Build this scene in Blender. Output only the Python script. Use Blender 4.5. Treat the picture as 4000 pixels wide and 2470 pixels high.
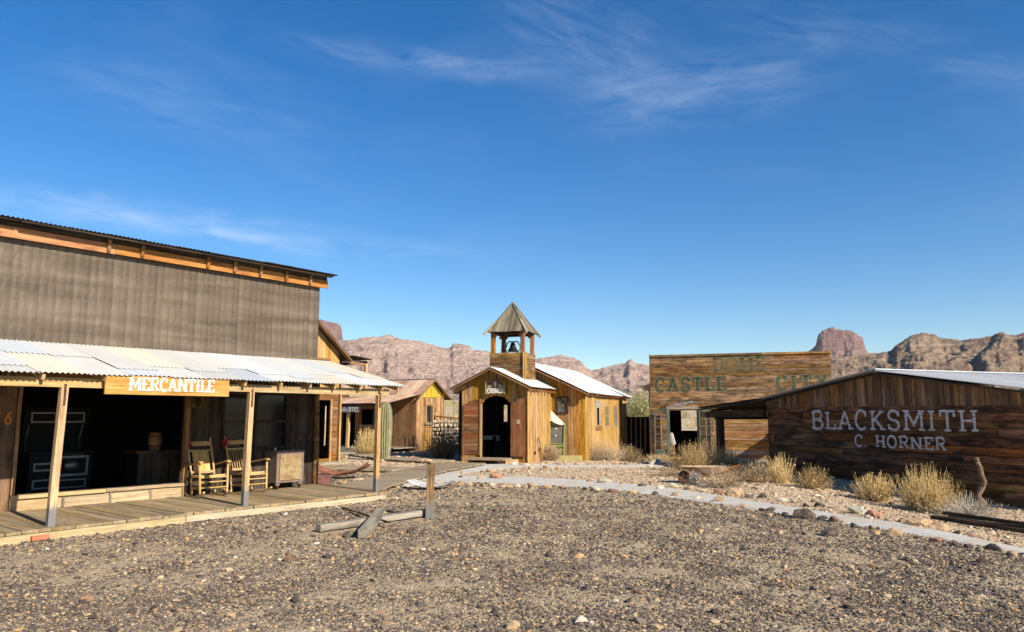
import bpy, math, random
import numpy as np
from mathutils import Matrix, Vector
random.seed(7); rng = np.random.default_rng(7)
for o in list(bpy.data.objects): bpy.data.objects.remove(o, do_unlink=True)
SC = bpy.context.scene
COL = SC.collection
R = math.radians
PI = math.pi

# ------------------------------------------------------------------ camera
CAM_H = 1.8
cd = bpy.data.cameras.new('camera'); cam = bpy.data.objects.new('camera', cd); COL.objects.link(cam)
cam.location = (0, 0, CAM_H); cam.rotation_euler = (R(90 + 7.465), 0, 0)
cd.sensor_width = 36; cd.lens = 36 * 2900 / 4000; cd.clip_start = .1; cd.clip_end = 9000
SC.camera = cam

# ------------------------------------------------------------------ light
SUN_AZ = Vector((.71, -.704, 0)).normalized(); SUN_EL = R(31.5)
SUN = Vector((SUN_AZ.x * math.cos(SUN_EL), SUN_AZ.y * math.cos(SUN_EL), math.sin(SUN_EL)))
sl = bpy.data.lights.new('sun', 'SUN'); sl.energy = 5.0; sl.angle = R(.53); sl.color = (1, .905, .76)
so = bpy.data.objects.new('sun', sl); COL.objects.link(so); so.rotation_euler = (-SUN).to_track_quat('-Z', 'Y').to_euler()
SC.view_settings.view_transform = 'Standard'; SC.view_settings.look = 'None'
SC.view_settings.exposure = 0.76; SC.view_settings.gamma = 1
SC.view_settings.use_curve_mapping = False
SC.cycles.max_bounces = 6; SC.cycles.diffuse_bounces = 3; SC.cycles.transparent_max_bounces = 12
SC.cycles.use_denoising = True

# ------------------------------------------------------------------ node helpers
class NT:
    def __init__(s, tree): s.t = tree; s.n = tree.nodes; s.l = tree.links
    def node(s, typ, **kw):
        nd = s.n.new(typ)
        for k, v in kw.items():
            if k.startswith('i_'): s.set(nd, k[2:], v)
            else: setattr(nd, k, v)
        return nd
    def set(s, nd, key, v):
        sock = nd.inputs[int(key)] if key.isdigit() else nd.inputs[key.replace('_', ' ')]
        if isinstance(v, bpy.types.NodeSocket): s.l.new(v, sock)
        else: sock.default_value = v
    def math(s, op, a, b=None, c=None, clamp=False):
        nd = s.n.new('ShaderNodeMath'); nd.operation = op; nd.use_clamp = clamp
        for i, v in enumerate((a, b, c)):
            if v is None: continue
            if isinstance(v, bpy.types.NodeSocket): s.l.new(v, nd.inputs[i])
            else: nd.inputs[i].default_value = v
        return nd.outputs[0]
    def vmath(s, op, a, b=None):
        nd = s.n.new('ShaderNodeVectorMath'); nd.operation = op
        for i, v in enumerate((a, b)):
            if v is None: continue
            if isinstance(v, bpy.types.NodeSocket): s.l.new(v, nd.inputs[i])
            else: nd.inputs[i].default_value = v
        return nd.outputs[0]
    def noise(s, vec, scale, detail=4, rough=.55, dist=0.0, out='Fac'):
        nd = s.node('ShaderNodeTexNoise', i_Scale=scale, i_Detail=detail, i_Roughness=rough, i_Distortion=dist)
        if vec is not None: s.l.new(vec, nd.inputs['Vector'])
        return nd.outputs[out]
    def ramp(s, fac, stops, interp='LINEAR'):
        nd = s.n.new('ShaderNodeValToRGB'); cr = nd.color_ramp; cr.interpolation = interp
        while len(cr.elements) < len(stops): cr.elements.new(.5)
        for e, (p, c) in zip(cr.elements, stops):
            e.position = p; e.color = (c[0], c[1], c[2], 1) if not isinstance(c, float) else (c, c, c, 1)
        s.l.new(fac, nd.inputs[0]); return nd.outputs[0]
    def mix(s, fac, a, b, blend='MIX'):
        nd = s.n.new('ShaderNodeMix'); nd.data_type = 'RGBA'; nd.blend_type = blend
        for sock, v in ((nd.inputs[0], fac), (nd.inputs[6], a), (nd.inputs[7], b)):
            if isinstance(v, bpy.types.NodeSocket): s.l.new(v, sock)
            elif isinstance(v, (int, float)): sock.default_value = v
            else: sock.default_value = (v[0], v[1], v[2], 1)
        return nd.outputs[2]
    def mapping(s, vec, scale=(1, 1, 1), rot=(0, 0, 0), loc=(0, 0, 0)):
        nd = s.node('ShaderNodeMapping'); nd.inputs['Scale'].default_value = scale
        nd.inputs['Rotation'].default_value = rot; nd.inputs['Location'].default_value = loc
        s.l.new(vec, nd.inputs[0]); return nd.outputs[0]

def new_mat(name):
    m = bpy.data.materials.new(name); m.use_nodes = True
    t = NT(m.node_tree); b = m.node_tree.nodes['Principled BSDF']
    b.inputs['Specular IOR Level'].default_value = .25
    return m, t, b

def bump(t, b, h, strength=.3, dist=.01):
    nd = t.node('ShaderNodeBump', i_Strength=strength, i_Distance=dist); t.l.new(h, nd.inputs['Height'])
    t.l.new(nd.outputs[0], b.inputs['Normal'])

# ------------------------------------------------------------------ sky
W = bpy.data.worlds.new('World'); SC.world = W; W.use_nodes = True
t = NT(W.node_tree); bg = W.node_tree.nodes['Background']
sky = t.node('ShaderNodeTexSky', sky_type='NISHITA', sun_disc=False)
sky.sun_elevation = SUN_EL; sky.sun_rotation = math.atan2(SUN_AZ.x, SUN_AZ.y)
sky.altitude = 400; sky.air_density = 1.0; sky.dust_density = .12; sky.ozone_density = 2.8
bg.inputs['Strength'].default_value = .085
hs = t.node('ShaderNodeHueSaturation', i_Saturation=1.40, i_Value=1.0, i_Hue=.505); t.l.new(sky.outputs[0], hs.inputs['Color'])
tc = t.node('ShaderNodeTexCoord'); d = tc.outputs['Generated']
sx = t.node('ShaderNodeSeparateXYZ'); t.l.new(d, sx.inputs[0])
az = t.math('ARCTAN2', sx.outputs[0], sx.outputs[1]); el = t.math('ARCSINE', sx.outputs[2])
azel = t.node('ShaderNodeCombineXYZ'); t.l.new(az, azel.inputs[0]); t.l.new(el, azel.inputs[1]); AE = azel.outputs[0]
def wisp(a0, e0, a1, e1, half, rot_noise, seed, dens):
    """soft cirrus band between two sky directions (azimuth, elevation in degrees)"""
    a0, e0, a1, e1 = map(R, (a0, e0, a1, e1)); ang = math.atan2(e1 - e0, a1 - a0); L = math.hypot(a1 - a0, e1 - e0)
    m = t.mapping(AE, loc=(-(a0 + a1) / 2, -(e0 + e1) / 2, 0)); nd = t.node('ShaderNodeVectorRotate', rotation_type='Z_AXIS'); t.l.new(m, nd.inputs['Vector']); nd.inputs['Angle'].default_value = -ang
    s = t.node('ShaderNodeSeparateXYZ'); t.l.new(nd.outputs[0], s.inputs[0])
    warp = t.math('MULTIPLY', t.math('SUBTRACT', t.noise(AE, 5 + seed, 3), .5), half * .03)
    u = t.math('DIVIDE', s.outputs[0], L / 2); v = t.math('DIVIDE', t.math('ADD', s.outputs[1], warp), R(half))
    g = t.math('MULTIPLY', t.math('POWER', 2.718, t.math('MULTIPLY', t.math('MULTIPLY', v, v), -1.0)),
               t.math('POWER', 2.718, t.math('MULTIPLY', t.math('POWER', t.math('ABSOLUTE', u), 3.0), -1.2)))
    fib = t.noise(t.mapping(nd.outputs[0], scale=(5, 26, 1), rot=(0, 0, rot_noise), loc=(seed, seed, 0)), 2.2, 7, .6, .6)
    fine = t.noise(t.mapping(AE, scale=(30, 45, 1)), 2.0 + seed * .1, 5, .6)
    f = t.math('MULTIPLY', t.math('MULTIPLY', t.math('SUBTRACT', fib, .34), 2.6, clamp=True), t.math('ADD', t.math('MULTIPLY', fine, .7), .55))
    return t.math('MULTIPLY', t.math('MULTIPLY', g, f), dens)
ws = [wisp(-40, 13.6, -5, 12.2, .7, .02, 3, .9), wisp(-38, 13.9, -14, 13.6, .8, .03, 27, .6), wisp(-34, 21.8, -14, 20.4, 1.8, .05, 9, .25),
      wisp(-17, 26.6, 6, 25.4, .9, .0, 5, .5), wisp(-1, 30.5, 14, 24.2, 2.6, -.25, 12, .42), wisp(4, 23.6, 24, 23.8, 2.0, .05, 15, .5), wisp(14, 23.2, 22, 24.6, .8, .1, 17, .25),
      wisp(18, 28, 32, 24.0, 1.4, -.1, 21, .28), wisp(31, 22.8, 38, 20.5, .9, -.2, 25, .4), wisp(-30, 33, -10, 36, 4, .3, 31, .2)]
# the rest of the sky carries the same thin cirrus
gen = t.math('MULTIPLY', t.math('SUBTRACT', t.noise(t.mapping(AE, scale=(1.2, 4, 1), rot=(0, 0, .15)), 2.2, 7, .6, .5), .52, clamp=True), .55)
c = gen
for w in ws: c = t.math('ADD', c, w)
lowfade = t.math('MULTIPLY', el, 9.0, clamp=True)
c = t.math('MULTIPLY', t.math('MINIMUM', c, .8), lowfade)
skc = t.mix(t.math('MULTIPLY', c, .34), hs.outputs[0], (7.2, 7.9, 9.0))
t.l.new(skc, bg.inputs['Color'])

# ------------------------------------------------------------------ object helpers
def link(o, parent=None, M=None):
    COL.objects.link(o)
    if parent is not None: o.parent = parent
    if M is not None: o.matrix_basis = M
    return o
def tag(o, label=None, cat=None, group=None, kind=None):
    if label: o['label'] = label
    if cat: o['category'] = cat
    if group: o['group'] = group
    if kind: o['kind'] = kind
    return o
def root(name, label, cat, loc, rz=0, group=None, rx=0, ry=0):
    o = bpy.data.objects.new(name, None); o.empty_display_size = .2; COL.objects.link(o)
    o.location = loc; o.rotation_euler = (rx, ry, rz); return tag(o, label, cat, group)
def mesh(name, v, f, mat, parent=None, M=None, smooth=False):
    me = bpy.data.meshes.new(name); me.from_pydata([tuple(p) for p in v], [], f); me.update()
    if mat is not None: me.materials.append(mat)
    if smooth: me.polygons.foreach_set('use_smooth', [True] * len(me.polygons))
    return link(bpy.data.objects.new(name, me), parent, M)
def axes(org, L, Wv):
    L = Vector(L).normalized(); Wv = Vector(Wv).normalized(); N = L.cross(Wv)
    return Matrix(((L.x, Wv.x, N.x, org[0]), (L.y, Wv.y, N.y, org[1]), (L.z, Wv.z, N.z, org[2]), (0, 0, 0, 1)))
def plank(name, parent, org, L, Wv, poly, th, mat, jit=.004, tilt=.006):
    """a board: polygon in its length (local x) / width (local y) plane, th thick along local z"""
    n = len(poly); v = []; k = jit * .5
    pj = [(a + random.uniform(-jit, jit), b + random.uniform(-k, k)) for a, b in poly]
    area = sum(pj[i][0] * pj[(i + 1) % n][1] - pj[(i + 1) % n][0] * pj[i][1] for i in range(n))
    if area < 0: pj.reverse()
    v = [(a, b, 0) for a, b in pj] + [(a, b, th) for a, b in pj]
    f = [list(range(n))[::-1], list(range(n, 2 * n))] + [[i, (i + 1) % n, n + (i + 1) % n, n + i] for i in range(n)]
    M = axes(org, L, Wv)
    if tilt: M = M @ Matrix.Rotation(random.uniform(-tilt, tilt), 4, 'X') @ Matrix.Translation((0, 0, random.uniform(-.003, .003)))
    return mesh(name, v, f, mat, parent, M)
def bar(name, parent, p0, p1, w, h, mat, up=(0, 0, 1), jit=.003):
    """a square timber from p0 to p1 (centre line)"""
    p0, p1 = Vector(p0), Vector(p1); L = (p1 - p0); ln = L.length; L.normalize()
    up = Vector(up); Wv = up.cross(L)
    if Wv.length < 1e-3: Wv = Vector((1, 0, 0)).cross(L)
    Wv.normalize(); N = L.cross(Wv)
    segs = 3; v = []
    for i in range(segs + 1):
        x = ln * i / segs; a, b = random.uniform(-jit, jit), random.uniform(-jit, jit)
        v += [(x, -w / 2 + a, -h / 2 + b), (x, w / 2 + a, -h / 2 + b), (x, w / 2 + a, h / 2 + b), (x, -w / 2 + a, h / 2 + b)]
    f = [[3, 2, 1, 0], [segs * 4, segs * 4 + 1, segs * 4 + 2, segs * 4 + 3]]
    for i in range(segs):
        for j in range(4): f.append([i * 4 + j, i * 4 + (j + 1) % 4, i * 4 + 4 + (j + 1) % 4, i * 4 + 4 + j])
    return mesh(name, v, f, mat, parent, axes(p0, L, Wv))
class MB:
    """collects solids into one part"""
    def __init__(s): s.v = []; s.f = []
    def add(s, v, f): b = len(s.v); s.v += [tuple(p) for p in v]; s.f += [[i + b for i in q] for q in f]; return s
    def box(s, c, d, rz=0, taper=1.0):
        x, y, z = d[0] / 2, d[1] / 2, d[2] / 2; v = []
        for k, q in ((-1, 1), (1, taper)):
            for a, b in ((-1, -1), (1, -1), (1, 1), (-1, 1)):
                X, Y = a * x * q, b * y * q
                v.append((c[0] + X * math.cos(rz) - Y * math.sin(rz), c[1] + X * math.sin(rz) + Y * math.cos(rz), c[2] + k * z))
        return s.add(v, [[3, 2, 1, 0], [4, 5, 6, 7], [0, 1, 5, 4], [1, 2, 6, 5], [2, 3, 7, 6], [3, 0, 4, 7]])
    def tube(s, pts, rad, n=8, cap=True):
        pts = [Vector(p) for p in pts]; m = len(pts)
        if not isinstance(rad, (list, tuple)): rad = [rad] * m
        v = []; prev = None
        for i, p in enumerate(pts):
            T = (pts[min(i + 1, m - 1)] - pts[max(i - 1, 0)]).normalized()
            if prev is None: A = T.orthogonal().normalized()
            else: A = (prev - T * prev.dot(T)).normalized()
            prev = A; B = T.cross(A)
            v += [p + (A * math.cos(2 * PI * k / n) + B * math.sin(2 * PI * k / n)) * rad[i] for k in range(n)]
        f = []
        for i in range(m - 1):
            for k in range(n): f.append([i * n + k, i * n + (k + 1) % n, (i + 1) * n + (k + 1) % n, (i + 1) * n + k])
        if cap: f += [list(range(n))[::-1], [(m - 1) * n + k for k in range(n)]]
        return s.add(v, f)
    def lathe(s, prof, n=20, org=(0, 0, 0)):
        v = []; m = len(prof)
        for r, z in prof: v += [(org[0] + r * math.cos(2 * PI * k / n), org[1] + r * math.sin(2 * PI * k / n), org[2] + z) for k in range(n)]
        f = [[i * n + k, i * n + (k + 1) % n, (i + 1) * n + (k + 1) % n, (i + 1) * n + k] for i in range(m - 1) for k in range(n)]
        return s.add(v, f)
    def build(s, name, mat, parent=None, M=None, smooth=False): return mesh(name, s.v, s.f, mat, parent, M, smooth)

def subtract(iv, cuts):
    out = [iv]
    for a, b in cuts:
        nx = []
        for x, y in out:
            if b <= x or a >= y: nx.append((x, y)); continue
            if a > x: nx.append((x, a))
            if b < y: nx.append((b, y))
        out = nx
    return [q for q in out if q[1] - q[0] > .02]

def wall_v(parent, o, ux, nrm, x0, x1, zb, zt, bw, th, mat, ops=(), name='board', gap=.009, vary=.35):
    """vertical boards. ops: (xa, xb, za, ztop) with ztop a number or a function of x"""
    o = Vector(o); ux = Vector(ux); nrm = Vector(nrm); L = Vector((0, 0, 1)); Wv = nrm.cross(L); sg = 1 if Wv.dot(ux) > 0 else -1
    f_b = zb if callable(zb) else (lambda x: zb); f_t = zt if callable(zt) else (lambda x: zt)
    br = sorted({x0, x1, *[q for op in ops for q in op[:2] if x0 < q < x1]})
    for a, b in zip(br, br[1:]):
        n = max(1, round((b - a) / bw)); ws = [1 + random.uniform(-vary, vary) for _ in range(n)]; tot = sum(ws); x = a
        for w in ws:
            xa, xb = x, x + w / tot * (b - a); x = xb; xm = (xa + xb) / 2; xa += gap / 2; xb -= gap / 2
            lo, hi = f_b(xm), f_t(xm); cuts = []
            for op in ops:
                if op[0] < xm < op[1]: cuts.append((op[2], op[3](xm) if callable(op[3]) else op[3], op))
            for p, q in subtract((lo, hi), [c[:2] for c in cuts]):
                arch = next((c[2] for c in cuts if callable(c[2][3]) and abs(p - c[1]) < 1e-6), None)
                bot = [(xa, arch[3](xa) if arch else p), (xb, arch[3](xb) if arch else p)]
                top = [(xb, f_t(xb) if q == hi else q), (xa, f_t(xa) if q == hi else q)]
                poly = [(z, sg * xx) for xx, z in bot + top]; cx = sg * xm
                poly = [(z - p, w_ - cx) for z, w_ in poly]
                plank(name, parent, o + ux * xm + L * p, L, Wv, poly, th * random.uniform(.85, 1.15), mat if not isinstance(mat, list) else random.choice(mat))

def wall_h(parent, o, ux, nrm, x0, x1, z0, z1, bh, th, mat, ops=(), name='board', gap=.010, seams=(), vary=.12, rows=None, step=0):
    o = Vector(o); ux = Vector(ux); nrm = Vector(nrm); L = ux; Wv = nrm.cross(L); sg = 1 if Wv.z > 0 else -1
    n = max(1, round((z1 - z0) / bh)); ws = [1 + random.uniform(-vary, vary) for _ in range(n)]; tot = sum(ws); z = z0
    for i, w in enumerate(ws):
        za, zb = z, z + w / tot * (z1 - z0); z = zb; zm = (za + zb) / 2
        br = [x0] + sorted(s_ + random.uniform(-.03, .03) for s_ in seams[i % len(seams)]) + [x1] if seams else [x0, x1]
        cuts = [(op[0], op[1]) for op in ops if op[2] < zm < op[3]]
        for a, b in zip(br, br[1:]):
            for p, q in subtract((a, b), cuts):
                hw = (zb - za - gap) / 2
                m = mat(i, zm, (p + q) / 2) if callable(mat) else mat
                plank(name, parent, o + ux * (p + .003) + Vector((0, 0, zm)), L, Wv, [(0, -hw), (q - p - .006, -hw), (q - p - .006, hw), (0, hw)], th * random.uniform(.85, 1.2), m)

def lining(parent, o, ux, nrm, x0, x1, z0, z1, mat, ops=(), th=.02, name='wall_lining'):
    """dark sheathing behind the boards, with the same openings (th thick towards the inside)"""
    o = Vector(o); ux = Vector(ux); nrm = Vector(nrm)
    xs = sorted({x0, x1, *[min(max(q, x0), x1) for op in ops for q in op[:2]]}); zs = sorted({z0, z1, *[min(max(q, z0), z1) for op in ops for q in op[2:4]]})
    mb = MB()
    for a, b in zip(xs, xs[1:]):
        for c, d in zip(zs, zs[1:]):
            xm, zm = (a + b) / 2, (c + d) / 2
            if any(op[0] < xm < op[1] and op[2] < zm < op[3] for op in ops): continue
            P = [o + ux * x + Vector((0, 0, z)) - nrm * k for k in (0, th) for x, z in ((a, c), (b, c), (b, d), (a, d))]
            mb.add(P, [[0, 1, 2, 3], [7, 6, 5, 4], [0, 4, 5, 1], [1, 5, 6, 2], [2, 6, 7, 3], [3, 7, 4, 0]])
    return mb.build(name, mat, parent)

def corr(parent, org, U, V, w, l, mat, pitch=.076, amp=.011, name='roof_sheet', th=.003, sag=.0):
    """one corrugated sheet: U across the waves, V along them"""
    n = max(4, int(w / pitch * 6)); rows = 4; v = []
    for k in (0, 1):
        for j in range(rows + 1):
            for i in range(n + 1):
                x = w * i / n; y = l * j / rows
                v.append((x, y, amp * math.sin(2 * PI * x / pitch) - k * th - sag * math.sin(PI * y / l)))
    S = (rows + 1) * (n + 1); f = []
    for j in range(rows):
        for i in range(n):
            a = j * (n + 1) + i; f.append([a, a + 1, a + n + 2, a + n + 1]); f.append([S + a + n + 1, S + a + n + 2, S + a + 1, S + a])
    for i in range(n):
        for a in (i, rows * (n + 1) + i): f.append([a, S + a, S + a + 1, a + 1] if a == i else [a + 1, S + a + 1, S + a, a])
    for j in range(rows):
        for a in (j * (n + 1), j * (n + 1) + n): f.append([a, a + n + 1, S + a + n + 1, S + a])
    M = axes(org, U, V)
    o = mesh(name, v, f, mat, parent, M); return o

def roof_run(parent, o, ux, down, x0, x1, length, mat, sw=.62, rows=1, overlap=.12, jit=.03, lift=.006, **kw):
    """a roof slope covered in sheets; o = top edge point at x=0, ux across, down = unit vector down the slope"""
    o = Vector(o); ux = Vector(ux).normalized(); down = Vector(down).normalized(); N = ux.cross(-down)
    n = max(1, round((x1 - x0) / sw)); w = (x1 - x0) / n; rl = (length + overlap * (rows - 1)) / rows
    for i in range(n):
        fr = random.uniform(.42, .86) if rows == 2 else 1.0; cut = length * fr
        for r in range(rows):
            s0, ln = (0, cut + (overlap * .5 if rows == 2 else random.uniform(-jit, jit))) if r == 0 else (cut - overlap * .5, length - cut + overlap * .5 + random.uniform(-jit, jit))
            zoff = (lift * 2.2 if rows == 2 and r == 0 else 0) + .0035 * (i % 2)
            org = o + ux * (x0 + i * w) + down * (s0 + ln) + N * (zoff + .012)      # V axis points up-slope from the bottom edge
            sh = corr(parent, org, ux, -down, w + .02, ln, mat if not isinstance(mat, list) else random.choice(mat), **kw)
            sh.matrix_basis = sh.matrix_basis @ Matrix.Rotation(random.uniform(-.004, .004), 4, 'Z')

# ------------------------------------------------------------------ stroke lettering
def arc(cx, cy, rx, ry, a0, a1, n=9):
    return [(cx + rx * math.cos(R(a0 + (a1 - a0) * i / n)), cy + ry * math.sin(R(a0 + (a1 - a0) * i / n))) for i in range(n + 1)]
def V_(x, a=0, b=1): return ('v', x, a, b)
G = {
 'A': (.9, [('p', [(.1, 0), (.45, 1)]), ('p', [(.8, 0), (.45, 1)]), ('t', [(.22, .33), (.68, .33)]), ('s', .1, 0), ('s', .8, 0)]),
 'B': (.8, [V_(.16), ('t', [(.16, 1), (.5, 1)] + arc(.5, .77, .2, .23, 90, -90, 6) + [(.16, .54)]), ('p', [(.16, .54), (.5, .54)] + arc(.5, .27, .24, .27, 90, -90, 6) + [(.16, 0)])]),
 'C': (.8, [('p', arc(.44, .5, .34, .5, 50, 310, 14)), ('t', [(.68, .68), (.7, .98)])]),
 'D': (.85, [V_(.16), ('p', [(.16, 1), (.45, 1)] + arc(.42, .5, .34, .5, 80, -80, 9) + [(.16, 0)])]),
 'E': (.75, [V_(.18), ('t', [(.18, .97), (.68, .97), (.68, .74)]), ('t', [(.18, .5), (.5, .5)]), ('t', [(.18, .03), (.7, .03), (.7, .28)])]),
 'F': (.7, [V_(.18), ('t', [(.18, .97), (.66, .97), (.66, .76)]), ('t', [(.18, .5), (.5, .5)])]),
 'H': (.9, [V_(.17), V_(.73), ('t', [(.17, .5), (.73, .5)])]),
 'I': (.42, [V_(.21)]),
 'K': (.85, [V_(.17), ('p', [(.17, .42), (.7, .97)]), ('p', [(.35, .55), (.76, .03)]), ('s', .72, .98), ('s', .76, .02)]),
 'L': (.7, [V_(.18), ('t', [(.18, .03), (.66, .03), (.66, .3)])]),
 'M': (1.1, [V_(.15), V_(.95), ('p', [(.17, 1), (.55, .3), (.93, 1)])]),
 'N': (.95, [V_(.15), V_(.8), ('p', [(.15, 1), (.8, 0)])]),
 'O': (.9, [('p', arc(.45, .5, .36, .5, 0, 360, 20))]),
 'R': (.85, [V_(.16), ('t', [(.16, 1), (.5, 1)] + arc(.5, .75, .22, .25, 90, -90, 6) + [(.16, .5)]), ('p', [(.42, .5), (.75, .02)]), ('s', .75, .02)]),
 'S': (.75, [('p', [(.66, .8)] + arc(.38, .76, .26, .24, 40, 250, 9) + arc(.38, .26, .28, .26, 70, -150, 9)), ('t', [(.66, .7), (.66, .98)]), ('t', [(.1, .05), (.1, .3)])]),
 'T': (.8, [V_(.4), ('t', [(.08, .7), (.08, .97), (.72, .97), (.72, .7)])]),
 'U': (.85, [('p', [(.16, 1), (.16, .3)] + arc(.42, .28, .26, .28, 180, 360, 8) + [(.68, 1)]), ('s', .16, .97), ('s', .68, .97)]),
 'Y': (.85, [('p', [(.1, 1), (.42, .48)]), ('p', [(.74, 1), (.42, .48)]), V_(.42, 0, .5), ('s', .1, .98), ('s', .74, .98)]),
 '.': (.35, [('p', [(.15, .0), (.15, .12)])]),
 '6': (.7, [('p', [(.6, .98), (.35, .85), (.13, .45)] + arc(.36, .28, .24, .28, 160, 520, 14))]),
 '8': (.7, [('p', arc(.35, .26, .24, .26, 90, 450, 14)), ('p', arc(.35, .76, .2, .23, -90, 270, 14))]),
 'h': (.6, [('p', [(.12, 0), (.12, 1)]), ('p', [(.12, .5), (.3, .66), (.46, .55), (.46, 0)])]),
 'e': (.6, [('p', [(.1, .33), (.5, .33)] + arc(.3, .33, .2, .32, 10, 320, 10))]),
 'r': (.42, [('p', [(.12, 0), (.12, .65)]), ('p', [(.12, .45), (.25, .62), (.38, .6)])]),
 'i': (.26, [('p', [(.12, 0), (.12, .64)]), ('p', [(.12, .84), (.12, .95)])]),
 'f': (.38, [('p', [(.16, 0), (.16, .8), (.26, .97), (.38, .95)]), ('p', [(.02, .62), (.34, .62)])]),
 's': (.5, [('p', [(.42, .55), (.25, .65), (.1, .52), (.25, .35), (.4, .2), (.26, .0), (.08, .1)])]),
}
def ribbon(mb, pts, t, z0, z1):
    pts = [Vector((p[0], p[1])) for p in pts]; m = len(pts); A = []; B = []
    for i in range(m):
        if i == 0: T = pts[1] - pts[0]
        elif i == m - 1: T = pts[-1] - pts[-2]
        else: T = (pts[i + 1] - pts[i]).normalized() + (pts[i] - pts[i - 1]).normalized()
        T = T.normalized() if T.length > 1e-6 else Vector((1, 0)); Nn = Vector((-T.y, T.x)); k = 1.0
        if 0 < i < m - 1:
            k = 1 / max(.5, Nn.dot(Vector((-(pts[i] - pts[i - 1]).normalized().y, (pts[i] - pts[i - 1]).normalized().x))))
        A.append(pts[i] + Nn * t / 2 * k); B.append(pts[i] - Nn * t / 2 * k)
    v = [(p.x, p.y, z) for z in (z0, z1) for p in A + B]; n = 2 * m; f = []
    for i in range(m - 1):
        f += [[n + m + i, n + m + i + 1, n + i + 1, n + i], [i, i + 1, m + i + 1, m + i], [i, n + i, n + i + 1, i + 1][::-1], [m + i, m + i + 1, n + m + i + 1, n + m + i][::-1]]
    f += [[0, m, n + m, n][::-1], [m - 1, n + m - 1, n + 2 * m - 1, 2 * m - 1][::-1]]
    mb.add(v, f)
def glyph(ch, h, wd, st, thin, serif, spur, th, grow=0.0):
    """one letter as raised strokes; wd scales widths"""
    w, strokes = G[ch]; mb = MB(); k = 0
    def put(pts, t):
        nonlocal k
        ribbon(mb, [(x * wd * h, y * h) for x, y in pts], (t + grow) * h, 0, th + k * .0005); k += 1
    for s in strokes:
        if s[0] == 'v':
            _, x, a, b = s; g = grow * .5; put([(x, a - g), (x, b + g)], st)
            if serif:
                e = (serif / 2 + grow * .5) / wd
                for y, sgn in ((a, 1), (b, -1)):
                    if y in (0, 1): put([(x - e, y + sgn * .05), (x + e, y + sgn * .05)], .1)
            if spur: put([(x - spur / wd, .5), (x + spur / wd, .5)], .13)
        elif s[0] == 'p': put(s[1], st if not spur else st * .9)
        elif s[0] == 't': put(s[1], thin)
        elif s[0] == 's' and serif:
            e = serif / 2 / wd; y = min(max(s[2], .05), .95); put([(s[1] - e, y), (s[1] + e, y)], .1)
    return mb, w * wd * h
def text(parent, s, o, ux, nrm, x0, x1, h, mat, st=.16, thin=.11, serif=.34, spur=0, th=.004, sp=.08, names='letter', outline=None, ogrow=.07, drop=0.0, mats=None, hand=0.0):
    """lettering on a wall, from x0 to x1 along ux, baseline at o's height"""
    o = Vector(o); ux = Vector(ux); nrm = Vector(nrm)
    adv = sum((G[c][0] if c in G else .45) + sp for c in s) - sp; wd = (x1 - x0) / (adv * h); x = x0
    for i, c in enumerate(s):
        w = (G[c][0] if c in G else .45) * wd * h
        if c in G:
            zz = drop * (x - x0) / (x1 - x0)
            M = axes(o + ux * x + Vector((0, 0, zz + random.uniform(-hand, hand) * h * .6)) + nrm * .001, ux, nrm.cross(ux))
            if hand: M = M @ Matrix.Rotation(random.uniform(-hand, hand), 4, 'Z') @ Matrix.Diagonal((1 + random.uniform(-hand, hand), 1 + random.uniform(-hand, hand) * 1.2, 1, 1))
            if outline:
                mb, _ = glyph(c, h, wd, st, thin, serif, spur, th, ogrow); mb.build('letter_outline', outline, parent, M.copy())
                M = Matrix.Translation(nrm * .0045) @ M
            mb, _ = glyph(c, h, wd, st, thin, serif, spur, th); mb.build(names, mats[i] if mats else mat, parent, M)
        x += w + sp * wd * h

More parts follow.
